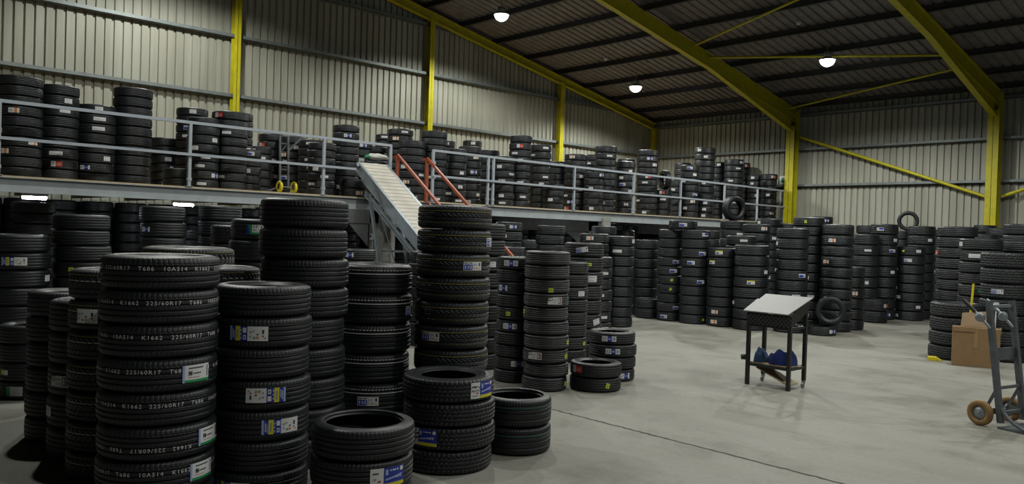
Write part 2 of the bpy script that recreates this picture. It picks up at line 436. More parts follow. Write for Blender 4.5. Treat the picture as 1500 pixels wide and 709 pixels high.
TM = [RUB, PALE, GOLD, GREENL, SIDE, FAINT]
RES = {'near': (444, 92), 'mid': (222, 46), 'far': (96, 31)}
_cache = {}
def tread_mesh(ty, res):
    k = ('t', ty, res)
    if k not in _cache: _cache[k] = to_mesh('tread_' + ty, *tread_arrays(ty, *RES[res]), TM)
    return _cache[k]
def side_mesh(bead, res):
    k = ('s', bead, res)
    if k not in _cache: _cache[k] = to_mesh('sidewall', *side_arrays(bead, {'near': 128, 'mid': 72, 'far': 48}[res]), [SIDE])
    return _cache[k]
def whole_mesh(ty, bead, res='far'):
    k = ('w', ty, bead, res)
    if k not in _cache:
        a = tread_arrays(ty, *RES[res]); b = side_arrays(bead, 48)
        _cache[k] = to_mesh('tyre', np.concatenate([a[0], b[0]]), np.concatenate([a[1], b[1] + len(a[0])]), np.concatenate([a[2], b[2] + 4]), TM)
    return _cache[k]

# ---- paper labels stuck on the tread
def R4(x0, y0, x1, y1, c, l=1): return ([(x0, y0), (x1, y0), (x1, y1), (x0, y1)], c, l)
def scribble(x0, x1, y, h, c='k', n=5, seed=1):
    rr = random.Random(seed); out = []; x = x0; step = (x1 - x0) / n
    for i in range(n):
        wd = step * rr.uniform(.45, .85); out.append(R4(x, y, x + wd, y + h, c, 2)); x += step
    return out
def eu(x0, x1, seed=0):
    W = x1 - x0; o = [R4(x0, 0, x1, 1, 'w', 1)]
    for (fx, fy, c, s) in ((.16, .62, 'n', .05), (.3, .68, 'n', .04), (.16, .32, 'n', .04), (.34, .22, 'g', .05), (.5, .24, 'o', .06), (.5, .46, 'k', .04), (.76, .70, 'k', .05), (.76, .56, 'k', .045), (.76, .34, 'r', .04), (.86, .2, 'n', .04)):
        o.append(R4(x0 + W*(fx - s), fy - s*1.3, x0 + W*(fx + s), fy + s*1.3, c, 2))
    return o
def mirror(d): return [([(1 - x, 1 - y) for (x, y) in q], c, l) for (q, c, l) in d]
DES = {}
DES['by'] = (.265, .098, [R4(0, 0, .06, 1, 'p'), R4(.06, 0, .17, 1, 'b'), R4(.085, .2, .105, .8, 'w', 2), R4(.125, .12, .15, .7, 'p', 2), R4(.17, 0, .30, 1, 'y'), R4(.215, .2, .25, .8, 'n', 2), R4(.30, 0, .49, 1, 'b'),
              R4(.315, .12, .335, .26, 'w', 2), R4(.315, .4, .335, .54, 'w', 2), R4(.315, .66, .335, .8, 'w', 2), R4(.37, .56, .465, .9, 'w', 2), R4(.38, .1, .455, .4, 'w', 2), R4(.40, .18, .435, .32, 'b', 3)] + eu(.49, 1))
DES['byr'] = (.265, .098, mirror(DES['by'][2]))
DES['green'] = (.20, .108, [R4(0, 0, 1, 1, 'w'), R4(0, 0, .075, 1, 'p', 2), R4(.075, 0, 1, .15, 'g', 2), R4(.2, .80, .74, .86, 'k', 2),
                ([(.20, .42), (.235, .42), (.235, .66), (.20, .66)], 'k', 2), ([(.285, .42), (.32, .42), (.32, .66), (.285, .66)], 'k', 2), ([(.215, .66), (.25, .66), (.305, .42), (.27, .42)], 'k', 3)]
                + scribble(.36, .66, .48, .08, 'k', 5, 3) + scribble(.2, .6, .27, .045, 'r', 6, 4) + [R4(.9, .25, .96, .9, 'n', 2)])
DES['bigblue'] = (.25, .125, [R4(0, 0, 1, 1, 'w'), R4(.36, .2, 1, 1, 'b', 2), R4(.36, 0, 1, .2, 'y', 2), R4(.86, .74, .96, .94, 'w', 3), R4(.40, .62, .48, .9, 'p', 3), ([(.40, .34), (.92, .52), (.92, .6), (.40, .44)], 'p', 3)]
                  + scribble(.54, .82, .80, .08, 'w', 4, 8) + scribble(.5, .92, .42, .07, 'w', 6, 9)[1:] + [R4(.06, .72, .22, .78, 'k', 2), R4(.08, .42, .16, .5, 'n', 2), R4(.2, .3, .28, .38, 'r', 2), R4(.06, .14, .26, .2, 'n', 2)])
DES['bw'] = (.185, .078, [R4(0, 0, 1, 1, 'w'), R4(.03, .06, .46, .68, 'b', 2), R4(.08, .2, .13, .56, 'w', 3), R4(.2, .2, .3, .56, 'p', 3), R4(.35, .16, .40, .6, 'w', 3)] + scribble(.03, .46, .78, .12, 'k', 6, 2)
             + [R4(.52, .55, .6, .75, 'p', 2), R4(.52, .18, .58, .34, 'n', 2), R4(.66, .16, .74, .36, 'o', 2), R4(.64, .6, .7, .74, 'n', 2), R4(.84, .5, .92, .86, 'k', 2), R4(.8, .14, .92, .24, 'n', 2)])
DES['wbw'] = (.19, .07, [R4(0, 0, 1, 1, 'w'), R4(.42, 0, .68, 1, 'b', 2), R4(.47, .3, .62, .7, 'p', 3), R4(.1, .3, .16, .7, 'n', 2), R4(.22, .2, .30, .44, 'p', 2), R4(.3, .6, .36, .8, 'n', 2), R4(.76, .25, .92, .75, 'p', 2)])
DES['wb'] = (.16, .07, [R4(0, 0, 1, 1, 'w'), R4(.45, 0, .82, 1, 'b', 2), R4(.12, .3, .22, .6, 'n', 2), R4(.28, .5, .36, .8, 'p', 2), R4(.5, .4, .78, .6, 'p', 3)])
DES['b2'] = (.17, .075, [R4(0, 0, 1, 1, 'w'), R4(.03, .08, .66, .62, 'b', 2), R4(.1, .62, .5, .9, 'p', 2), R4(.72, .25, .9, .45, 'n', 2), R4(.72, .6, .9, .8, 'n', 2)])
DES['b2r'] = (.17, .075, mirror(DES['b2'][2]))
DES['bc'] = (.185, .085, [R4(0, 0, 1, 1, 'w'), R4(.0, .5, .3, 1, 'k', 2), R4(.05, .6, .12, .9, 'w', 3), R4(.17, .55, .26, .94, 'w', 3), R4(.7, .1, .95, .9, 'k', 2), R4(.74, .2, .8, .8, 'w', 3), R4(.84, .2, .87, .8, 'w', 3), R4(.9, .1, .93, .9, 'r', 3)]
             + [R4(.34 + .045*i, .15, .355 + .045*i, .45, 'n', 2) for i in range(7)] + scribble(.34, .66, .62, .14, 'n', 5, 5))
DES['white'] = (.12, .075, [R4(0, 0, 1, 1, 'w')] + scribble(.12, .88, .66, .1, 'n', 4, 6) + [R4(.15, .2, .7, .28, 'n', 2)])
DES['wide'] = (.16, .05, [R4(0, 0, 1, 1, 'w')] + scribble(.1, .9, .3, .12, 'n', 7, 11))
DES['eu'] = (.17, .10, eu(0, 1) + [R4(.02, .1, .05, .9, 'k', 2)])
DES['lime'] = (.062, .05, [R4(0, 0, 1, 1, 'l')] + scribble(.15, .85, .4, .2, 'k', 3, 7))
DES['limew'] = (.1, .05, [R4(0, 0, .55, 1, 'l'), R4(.55, 0, 1, 1, 'w')])
DES['red'] = (.16, .085, [R4(0, 0, 1, 1, 'w'), R4(.42, 0, 1, 1, 'r', 2), R4(.5, .55, .92, .68, 'o', 3), R4(.5, .3, .9, .38, 'w', 3), R4(.1, .3, .3, .4, 'n', 2), R4(.1, .6, .3, .75, 'n', 2)])
DES['ow'] = (.15, .075, [R4(0, 0, 1, 1, 'w'), R4(.55, 0, .8, 1, 'o', 2), R4(.1, .3, .4, .42, 'n', 2), R4(.12, .6, .38, .72, 'o', 2)])
DES['yw'] = (.16, .08, [R4(0, 0, 1, 1, 'w'), R4(0, .72, 1, 1, 'y', 2), R4(.1, .15, .5, .5, 'b', 2), R4(.6, .2, .85, .3, 'n', 2)])
DES['green2'] = (.2, .11, [R4(0, 0, .1, 1, 'b'), R4(.1, 0, 1, 1, 'g'), ([(q[0], q[1]) for q in ((.02, .5), (.1, 0), (.22, 0), (.12, .9))], 'b', 2), R4(.34, .2, .96, 1, 'w', 2), R4(.42, .72, .48, .9, 'g', 3), R4(.58, .74, .64, .92, 'k', 3), R4(.84, .66, .9, .92, 'k', 3), R4(.6, .3, .7, .42, 'y', 3), R4(.44, .4, .54, .48, 'b', 3), R4(.76, .3, .84, .42, 'o', 3)])
DES['gw'] = (.12, .07, [R4(0, 0, .25, 1, 'g'), R4(.25, 0, 1, 1, 'w')])
DES['dot'] = (.04, .045, [R4(0, 0, 1, 1, 'w')])

def label_arrays(design, od, wd, ang, v=0, tilt=0, size=1.0):
    """label bent round a tyre of diameter od, width wd (metres), centred at angle ang; unit-tyre coordinates"""
    W, H, q = DES[design]; W *= size; H = min(H * size, wd * .74)
    vs = []; fs = []; ms = []; ct, st = math.cos(tilt), math.sin(tilt)
    for (pts, c, l) in q:
        n = max(1, int(abs(pts[1][0] - pts[0][0]) * W / .018)); b = len(vs)
        for i in range(n + 1):
            f = i / n
            for (p, r) in ((pts[0], pts[1]), (pts[3], pts[2])):
                x = ((p[0] + (r[0] - p[0]) * f) - .5) * W; y = ((p[1] + (r[1] - p[1]) * f) - .5) * H
                x, y = x*ct - y*st, x*st + y*ct
                z = y / wd + v; a = ang + x / (od / 2)
                rad = float(crown_r(np.array(z))) + .0035 + .0011 * l
                vs.append((rad * math.cos(a), rad * math.sin(a), z + .5))
        for i in range(n):
            fs.append((b + 2*i, b + 2*i + 2, b + 2*i + 3, b + 2*i + 1)); ms.append(LI[c])
    return vs, fs, ms
def add_label(root, design, od, wd, ang, v=0, tilt=0, size=1.0):
    vs, fs, ms = label_arrays(design, od, wd, ang, v, tilt, size)
    used = sorted(set(ms)); me = bpy.data.meshes.new('paper_label'); me.from_pydata(vs, [], fs)
    for i in used: me.materials.append(LABELM[i])
    me.polygons.foreach_set('material_index', [used.index(i) for i in ms]); me.update()
    o = bpy.data.objects.new('paper_label', me); o.parent = root; link(o)
    o['label'] = {'lime': 'lime green tag', 'limew': 'lime green and white tag', 'red': 'red and white paper label', 'ow': 'orange and white paper label', 'yw': 'yellow and white paper label', 'green': 'white paper label with green stripe', 'green2': 'green and white paper label',
                  'by': 'blue, yellow and white paper label', 'byr': 'blue, yellow and white paper label', 'bigblue': 'blue and white paper label with yellow foot', 'bc': 'black and white printed label', 'gw': 'green and white paper label'}.get(
                  design, 'blue and white paper label' if design in ('bw', 'wbw', 'wb', 'b2', 'b2r') else 'white paper label')
    return o

# ---- white size codes on the tread (bent lettering)
def code_mesh(text, od, wd, v, height):
    cu = bpy.data.curves.new('code', 'FONT'); cu.body = text; cu.size = height / .7; cu.space_character = 1.22; cu.resolution_u = 2
    o = bpy.data.objects.new('code', cu); link(o)
    dg = bpy.context.evaluated_depsgraph_get(); me = bpy.data.meshes.new_from_object(o.evaluated_get(dg))
    bpy.data.objects.remove(o); bpy.data.curves.remove(cu)
    me.name = 'tread_code'; me.materials.clear(); me.materials.append(CODE)
    xs = [w.co.x for w in me.vertices]; x0, x1 = min(xs), max(xs); k = PI * od / (x1 - x0 + height * 1.6)   # one full turn
    for w in me.vertices:
        a = (w.co.x - x0) * k / (od / 2); z = v + (w.co.y - height / 2) / wd
        r = float(crown_r(np.array(z))) + .0022
        w.co = (r * math.cos(a), r * math.sin(a), z + .5)
    return me

# ------------------------------------------------------------------ stacks: x, y, overall diameter, height of one tyre, how many, tread
STACK = {
    'A1':(-5.401,1.901,0.720,0.2104,8,'T1'),
    'A2':(-5.399,2.614,0.660,0.2115,7,'T1'),
    'A3':(-5.967,3.223,0.700,0.2349,9,'T1'),
    'A4':(-6.277,4.097,0.700,0.2621,6,'T2'),
    'A5':(-5.762,4.614,0.673,0.2123,10,'T3'),
    'A6':(-5.136,4.108,0.743,0.1864,4,'T4'),
    'A7':(-4.612,2.961,0.680,0.2072,3,'T1'),
    'A8':(-5.162,4.890,0.625,0.2405,2,'T1w'),
    'A9':(-7.568,7.131,0.545,0.1590,10,'T7'),
    'A10':(-6.956,7.057,0.553,0.1685,10,'T2b'),
    'A11':(-8.338,8.906,0.597,0.1861,8,'T7'),
    'A12':(-8.569,9.485,0.625,0.2218,8,'T7'),
    'A13':(-6.589,7.583,0.634,0.1721,2,'T4'),
    'A14':(-6.947,8.306,0.627,0.1599,4,'T7'),
    'A15':(-10.427,11.941,0.600,0.2118,7,'T7'),
    'A16':(-10.934,13.190,0.654,0.2106,9,'T7'),
    'A17':(-12.106,15.639,0.611,0.2281,8,'T7'),
    'A18':(-11.695,15.207,0.560,0.2328,2,'T7'),
    'A20':(-11.067,12.555,0.620,0.1928,10,'T7'),
    'A21':(-12.246,12.463,0.620,0.2074,10,'T7'),
    'A22':(-13.489,12.867,0.631,0.2170,8,'T7'),
    'A23':(-12.363,11.397,0.640,0.1997,8,'T7'),
    'A24':(-13.347,12.249,0.613,0.2127,10,'T7'),
    'A25':(-8.588,7.370,0.660,0.2233,9,'T7'),
    'A27':(-15.075,10.691,0.620,0.2011,9,'T7'),
    'A28':(-11.948,7.452,0.620,0.1912,8,'T7'),
    'A29':(-16.047,9.640,0.620,0.1966,10,'T7'),
    'B1':(-11.255,2.244,0.700,0.2110,8,'T7'),
    'B2':(-11.251,2.959,0.660,0.1952,10,'T7'),
    'B3':(-9.742,2.079,0.579,0.1936,4,'T7'),
    'B4':(-7.779,1.941,0.606,0.2126,6,'T7'),
    'B5':(-7.124,2.003,0.686,0.2508,5,'T2c'),
    'B5b':(-8.374,2.268,0.728,0.2829,3,'T7'),
    'B6':(-6.449,1.948,0.645,0.2193,7,'T5'),
    'C1':(-6.590,2.764,0.681,0.2202,7,'T5'),
    'C2':(-7.336,2.808,0.789,0.2393,7,'T5'),
    'C3':(-9.102,4.333,0.700,0.2448,8,'T7'),
    'C4':(-10.184,4.520,0.660,0.2344,8,'T6'),
    'C5':(-12.732,4.478,0.660,0.2360,9,'T7'),
    'C6':(-12.753,5.367,0.660,0.2416,9,'T7'),
    'D1':(-11.091,15.221,0.547,0.2079,10,'T7'),
    'D2':(-10.461,15.286,0.642,0.2085,10,'T7'),
    'D3':(-9.822,15.379,0.627,0.2139,8,'T7'),
    'D4':(-9.141,15.420,0.712,0.2240,8,'T7'),
    'D5':(-8.424,15.806,0.651,0.2171,10,'T7'),
    'D6':(-8.000,16.967,0.655,0.2289,10,'T2c'),
    'D7':(-7.997,17.625,0.611,0.2300,6,'T7'),
    'D8':(-8.819,20.218,0.632,0.2664,8,'T7'),
    'D9':(-8.627,20.846,0.659,0.2673,9,'T7'),
    'D10':(-8.359,19.799,0.588,0.2805,2,'T7'),
    'D11':(-8.146,21.338,0.693,0.2328,8,'T7'),
    'D12':(-8.163,22.024,0.656,0.2395,10,'T7'),
    'D13':(-5.750,17.330,0.720,0.2080,11,'T7'),
    'D14':(-4.920,16.070,0.700,0.2050,10,'T7'),
    'D15':(-4.500,16.750,0.670,0.2030,10,'T7'),
    'D16':(-7.812,15.963,0.589,0.1863,1,'T7'),
    'E1':(-4.901,14.846,0.810,0.2380,4,'T6'),
    'E2':(-4.346,15.430,0.740,0.2601,7,'T6'),
    'G1':(-10.861,17.432,0.620,0.2140,11,'T7'),
    'G2':(-9.790,16.702,0.627,0.2059,11,'T7'),
    'G3':(-11.131,19.564,0.617,0.2063,12,'T7'),
    'G4':(-9.781,16.040,0.673,0.2210,9,'T7'),
    'G5':(-10.923,20.162,0.624,0.2156,11,'T7'),
    'G6':(-8.672,16.959,0.666,0.2030,12,'T7'),
    'G7':(-11.588,23.492,0.600,0.2428,11,'T7'),
    'G8':(-12.992,19.686,0.620,0.2376,9,'T7'),
    'G9':(-10.636,24.480,0.620,0.2447,10,'T7'),
    'G10':(-9.945,25.228,0.620,0.2573,9,'T7'),
    'G11':(-7.610,25.080,0.580,0.2289,11,'T7'),
    'G12':(-6.872,22.683,0.640,0.2230,10,'T7'),
    'G13':(-6.795,23.602,0.640,0.2409,10,'T7'),
    'G14':(-4.863,18.191,0.660,0.2161,11,'T7'),
    'G15':(-13.019,15.100,0.620,0.2122,10,'T7'),
    'G16':(-14.663,17.881,0.620,0.2290,9,'T7'),
    'G19':(-17.350,22.760,0.620,0.2664,7,'T7'),
    'K1':(-19.261,3.475,0.600,0.1954,11,'T7'),
    'K2':(-15.287,3.289,0.660,0.1786,12,'T7'),
    'K3':(-18.837,5.755,0.600,0.2160,10,'T7'),
    'K4':(-16.749,6.430,0.620,0.2198,8,'T7'),
    'K5':(-10.716,8.042,0.620,0.1933,8,'T7'),
    'M1':(-14.600,2.890,0.665,0.1563,10,'T7'),
    'M2':(-14.804,3.499,0.599,0.1709,9,'T7'),
    'M3':(-14.961,4.100,0.623,0.1640,8,'T7'),
    'M4':(-15.076,4.731,0.640,0.1699,10,'T7'),
    'M5':(-16.211,5.698,0.560,0.1669,6,'T7'),
    'M5b':(-15.300,5.641,0.560,0.1867,2,'T7'),
    'M6':(-15.733,6.029,0.582,0.1574,10,'T7'),
    'M7':(-14.600,5.802,0.560,0.1589,8,'T7'),
    'M8':(-14.808,6.384,0.656,0.1629,9,'T7'),
    'M8b':(-15.744,6.958,0.573,0.1599,10,'T7'),
    'M9':(-15.168,6.890,0.566,0.1663,5,'T7'),
    'M10':(-15.969,7.496,0.573,0.1668,6,'T7'),
    'M11':(-16.576,8.087,0.569,0.1696,8,'T7'),
    'M12':(-16.049,8.317,0.562,0.1609,8,'T7'),
    'M13':(-15.500,8.475,0.560,0.1709,7,'T7'),
    'M14':(-14.700,8.261,0.560,0.1528,7,'T7'),
    'M15':(-15.157,9.093,0.566,0.1553,10,'T7'),
    'M16':(-16.269,10.145,0.569,0.1707,8,'T7'),
    'M16b':(-14.600,8.958,0.560,0.1892,2,'T7'),
    'M17':(-17.000,11.094,0.560,0.1543,9,'T7'),
    'M17b':(-15.700,10.227,0.560,0.1812,5,'T7'),
    'M18':(-17.315,11.575,0.570,0.1600,11,'T7'),
    'M19':(-16.200,11.226,0.611,0.1614,11,'T7'),
    'M20':(-14.700,10.496,0.606,0.1665,8,'T7'),
    'M21':(-14.703,11.105,0.591,0.1608,10,'T7'),
    'M22':(-14.900,11.879,0.560,0.1621,8,'T7'),
    'M23':(-15.200,12.582,0.560,0.1795,8,'T7'),
    'M24':(-15.600,13.550,0.560,0.1822,8,'T7'),
    'M25':(-14.600,13.149,0.560,0.1742,7,'T7'),
    'M26':(-14.700,13.783,0.560,0.1791,10,'T7'),
    'M27':(-15.070,14.869,0.566,0.1880,9,'T7'),
    'M28':(-15.709,16.176,0.571,0.1733,8,'T7'),
    'M29':(-15.102,16.264,0.636,0.1742,9,'T7'),
    'M30':(-14.500,14.807,0.560,0.1630,4,'T7'),
    'M31':(-14.500,16.352,0.560,0.1796,6,'T7'),
    'M32':(-15.900,17.801,0.560,0.1729,10,'T7'),
    'M33':(-14.800,17.153,0.609,0.1858,10,'T7'),
    'M34':(-14.700,17.900,0.560,0.1859,8,'T7'),
    'M35':(-14.700,18.902,0.630,0.1729,11,'T7'),
    'M36':(-15.100,20.688,0.560,0.1913,6,'T7'),
    'M37':(-14.574,19.495,0.563,0.1985,4,'T7'),
    'M38':(-14.827,21.211,0.599,0.2075,8,'T7'),
    'M39':(-15.000,22.252,0.663,0.2104,11,'T7'),
    'M40':(-16.300,22.878,0.560,0.2137,9,'T7'),
    'M41':(-15.600,23.968,0.560,0.2007,10,'T7'),
    'M42':(-14.900,23.844,0.643,0.2054,10,'T7'),
    'M43':(-15.659,25.554,0.586,0.2115,10,'T7'),
    'M44':(-15.060,25.500,0.580,0.2074,8,'T7'),
    'M45':(-14.450,25.320,0.570,0.2080,8,'T7'),
    'M46':(-14.610,21.761,0.564,0.2004,4,'T7'),
    'N1':(-17.500,3.049,0.560,0.1607,9,'T7'),
    'N2':(-17.500,4.481,0.560,0.1669,9,'T7'),
    'N3':(-17.500,13.598,0.560,0.1822,10,'T7'),
    'N4':(-18.000,14.983,0.560,0.1811,11,'T7'),
    'N5':(-17.000,20.731,0.562,0.2122,9,'T7'),
    'N6':(-18.000,6.390,0.560,0.1640,6,'T7'),
    'N7':(-18.000,9.265,0.560,0.1569,8,'T7'),
    'N8':(-18.000,10.503,0.560,0.1716,8,'T7'),
    'G20':(-8.95,24.60,0.60,0.214,11,'T7'),
    'G21':(-8.20,23.90,0.60,0.214,11,'T7'),
    'H1':(-17.90,1.00,.62,.205,11,'T7'),
    'H2':(-17.90,1.66,.62,.205,11,'T7'),
    'H3':(-17.90,2.98,.62,.205,11,'T7'),
    'H4':(-17.90,3.64,.62,.205,11,'T7'),
    'H5':(-17.90,4.30,.62,.205,11,'T7'),
    'H6':(-17.90,4.96,.62,.205,11,'T7'),
    'H7':(-17.90,5.62,.62,.205,11,'T7'),
    'H8':(-17.90,6.28,.62,.205,11,'T7'),
    'H9':(-17.90,6.94,.62,.205,11,'T7'),
    'H10':(-17.90,7.60,.62,.205,11,'T7'),
    'H11':(-17.90,8.26,.62,.205,11,'T7'),
    'H12':(-17.90,10.24,.62,.205,11,'T7'),
    'H13':(-17.90,10.90,.62,.205,11,'T7'),
    'H14':(-17.90,11.56,.62,.205,11,'T7'),
    'H15':(-17.90,12.22,.62,.205,11,'T7'),
    'H16':(-17.90,12.88,.62,.205,11,'T7'),
    'H17':(-17.90,13.54,.62,.205,11,'T7'),
    'H18':(-17.90,14.20,.62,.205,11,'T7'),
    'H19':(-17.90,14.86,.62,.205,11,'T7'),
    'H20':(-17.90,15.52,.62,.205,11,'T7'),
    'H21':(-17.90,16.84,.62,.205,11,'T7'),
    'H22':(-17.90,17.50,.62,.205,11,'T7'),
    'H23':(-17.90,18.16,.62,.205,11,'T7'),
    'H24':(-17.90,18.82,.62,.205,11,'T7'),
    'H25':(-17.90,19.48,.62,.205,11,'T7'),
    'H26':(-17.90,20.14,.62,.205,11,'T7'),
    'H27':(-17.90,20.80,.62,.205,11,'T7'),
    'H28':(-17.90,21.46,.62,.205,11,'T7'),
    'H29':(-17.90,22.12,.62,.205,11,'T7'),
    'H30':(-17.90,24.10,.62,.205,11,'T7'),
    'H31':(-17.90,24.76,.62,.205,11,'T7'),
    'H32':(-18.70,1.00,.62,.205,11,'T7'),
    'H33':(-18.70,1.66,.62,.205,11,'T7'),
    'H34':(-18.70,2.98,.62,.205,11,'T7'),
    'H35':(-18.70,4.30,.62,.205,11,'T7'),
    'H36':(-18.70,4.96,.62,.205,11,'T7'),
    'H37':(-18.70,6.94,.62,.205,11,'T7'),
    'H38':(-18.70,7.60,.62,.205,11,'T7'),
    'H39':(-18.70,8.26,.62,.205,11,'T7'),
    'H40':(-18.70,10.24,.62,.205,11,'T7'),
    'H41':(-18.70,10.90,.62,.205,11,'T7'),
    'H42':(-18.70,11.56,.62,.205,11,'T7'),
    'H43':(-18.70,12.22,.62,.205,11,'T7'),
    'H44':(-18.70,12.88,.62,.205,11,'T7'),
    'H45':(-18.70,13.54,.62,.205,11,'T7'),
    'H46':(-18.70,14.20,.62,.205,11,'T7'),
    'H47':(-18.70,14.86,.62,.205,11,'T7'),
    'H48':(-18.70,15.52,.62,.205,11,'T7'),
    'H49':(-18.70,16.84,.62,.205,11,'T7'),
    'H50':(-18.70,17.50,.62,.205,11,'T7'),
    'H51':(-18.70,18.16,.62,.205,11,'T7'),
    'H52':(-18.70,18.82,.62,.205,11,'T7'),
    'H53':(-18.70,19.48,.62,.205,11,'T7'),
    'H54':(-18.70,20.14,.62,.205,11,'T7'),
    'H55':(-18.70,20.80,.62,.205,11,'T7'),
    'H56':(-18.70,21.46,.62,.205,11,'T7'),
    'H57':(-18.70,22.12,.62,.205,11,'T7'),
    'H58':(-18.70,24.10,.62,.205,11,'T7'),
    'H59':(-18.70,24.76,.62,.205,11,'T7'),
    'H60':(-19.40,1.00,.62,.205,11,'T7'),
    'H61':(-19.40,1.66,.62,.205,11,'T7'),
    'H62':(-19.40,4.30,.62,.205,11,'T7'),
    'H63':(-19.40,4.96,.62,.205,11,'T7'),
    'H64':(-19.40,6.28,.62,.205,11,'T7'),
    'H65':(-19.40,6.94,.62,.205,11,'T7'),
    'H66':(-19.40,7.60,.62,.205,11,'T7'),
    'H67':(-19.40,8.26,.62,.205,11,'T7'),
    'H68':(-19.40,10.24,.62,.205,11,'T7'),
    'H69':(-19.40,10.90,.62,.205,11,'T7'),
    'H70':(-19.40,11.56,.62,.205,11,'T7'),
    'H71':(-19.40,12.22,.62,.205,11,'T7'),
    'H72':(-19.40,12.88,.62,.205,11,'T7'),
    'H73':(-19.40,13.54,.62,.205,11,'T7'),
    'H74':(-19.40,14.20,.62,.205,11,'T7'),
    'H75':(-19.40,14.86,.62,.205,11,'T7'),
    'H76':(-19.40,15.52,.62,.205,11,'T7'),
    'H77':(-19.40,16.84,.62,.205,11,'T7'),
    'H78':(-19.40,17.50,.62,.205,11,'T7'),
    'H79':(-19.40,18.16,.62,.205,11,'T7'),
    'H80':(-19.40,18.82,.62,.205,11,'T7'),
    'H81':(-19.40,19.48,.62,.205,11,'T7'),
    'H82':(-19.40,20.14,.62,.205,11,'T7'),
    'H83':(-19.40,20.80,.62,.205,11,'T7'),
    'H84':(-19.40,21.46,.62,.205,11,'T7'),
    'H85':(-19.40,22.12,.62,.205,11,'T7'),
    'H86':(-19.40,24.10,.62,.205,11,'T7'),
    'H87':(-19.40,24.76,.62,.205,11,'T7'),
}
# individually built: stack -> (tyres built one by one from the top, detail, words that single the stack out)
KEEP = {
 'A1': (8, 'near', 'tall front stack with white codes on every tread'), 'A2': (7, 'near', 'front stack with blue and yellow labels'),
 'A3': (7, 'near', 'highest plain stack behind both front stacks'), 'A4': (6, 'near', 'stack with paired white lines on treads'),
 'A5': (7, 'near', 'tall stack with thin gold line treads'), 'A6': (4, 'near', 'four high block tread stack by low stack'),
 'A7': (3, 'near', 'low front stack with wide open hole'), 'A8': (2, 'near', 'wide tyre pair beside the block tread stack'),
 'A9': (10, 'mid', 'narrow stack with lime and blue tags'), 'A10': (10, 'mid', 'tall stack with four pale lines per tread'),
 'A11': (7, 'mid', 'stack half hidden behind pale lined stack'), 'A12': (7, 'mid', 'stack topped by one oversized labelled tyre'),
 'A13': (2, 'mid', 'low pair on floor before lined stack'), 'A14': (4, 'mid', 'four high aisle stack with open top'),
 'A15': (7, 'far', 'narrow stack behind the four high stack'), 'A16': (9, 'far', 'plain last stack beside the open aisle'),
 'A17': (4, 'far', 'dark stack behind loose floor pair'), 'A18': (2, 'far', 'loose pair on floor before dark stack'),
 'A20': (1, 'far', 'stack with orange label under upper deck edge'), 'A21': (3, 'far', 'plain stack before the concrete beam'),
 'A22': (1, 'far', 'low stack beside the concrete beam stack'), 'A23': (1, 'far', 'stack at the foot of red handrail'),
 'A24': (2, 'far', 'dark stack with two white labels under deck'), 'A25': (4, 'mid', 'plain stack behind the gold line stack'),
 'A28': (1, 'far', 'stack beside the conveyor legs'),
 'B1': (7, 'mid', 'stack cut by frame edge near mezzanine'), 'B2': (4, 'mid', 'stack with lime tags under mezzanine edge'),
 'B3': (4, 'mid', 'low open stack on floor at frame edge'), 'B4': (6, 'near', 'unlabelled dark stack beside low open stack'),
 'B5': (5, 'near', 'dark stack with barcode label and open top'), 'B5b': (1, 'near', 'stack peeking out with red label'),
 'B6': (7, 'near', 'gold marked stack touching white coded stack'), 'C1': (3, 'near', 'gold dash stack between both front stacks'),
 'C2': (1, 'near', 'largest flat tyre behind white coded stack'), 'C3': (2, 'mid', 'stack with green label under mezzanine'),
 'C4': (1, 'mid', 'knobbly tread stack beside green label stack'), 'C5': (3, 'mid', 'stack beside the ceiling tube with blue label'),
 'C6': (2, 'mid', 'plain stack right under the tube light'),
 'D1': (10, 'far', 'far row, first stack after the aisle'), 'D2': (10, 'far', 'far row, second stack after the aisle'),
 'D3': (8, 'far', 'far row, short third stack'), 'D4': (8, 'far', 'far row, fourth stack behind the desk'),
 'D5': (10, 'far', 'far row, fifth stack behind desk board'), 'D6': (10, 'far', 'far row, white lined stack by leaning tyre'),
 'D7': (6, 'far', 'far row, short stack beside white lined stack'), 'D8': (8, 'far', 'far row, stack after short lined neighbour'),
 'D9': (9, 'far', 'far row, tall stack above low pair'), 'D10': (2, 'far', 'far row, low floor pair'),
 'D11': (8, 'far', 'far row, last stack before wide aisle'), 'D12': (4, 'far', 'stack rising behind last far row stack'),
 'D13': (7, 'far', 'big stack behind the winter tyres'), 'D14': (6, 'far', 'stack behind yellow broom handle'), 'D15': (2, 'far', 'stack behind tall winter tyre stack'),
 'D16': (1, 'far', 'single flat tyre'), 'E1': (4, 'mid', 'four high winter tyre stack behind cardboard box'), 'E2': (7, 'mid', 'tall winter tyre stack behind hand truck'),
 'G6': (3, 'far', 'stack with lime tag before yellow column'),
 'M1': (10, 'far', 'upper deck, stack by first rail post'), 'M2': (9, 'far', 'upper deck, second stack with red label'),
 'M3': (8, 'far', 'upper deck, third short stack'), 'M4': (10, 'far', 'upper deck, fourth tall plain stack'),
}
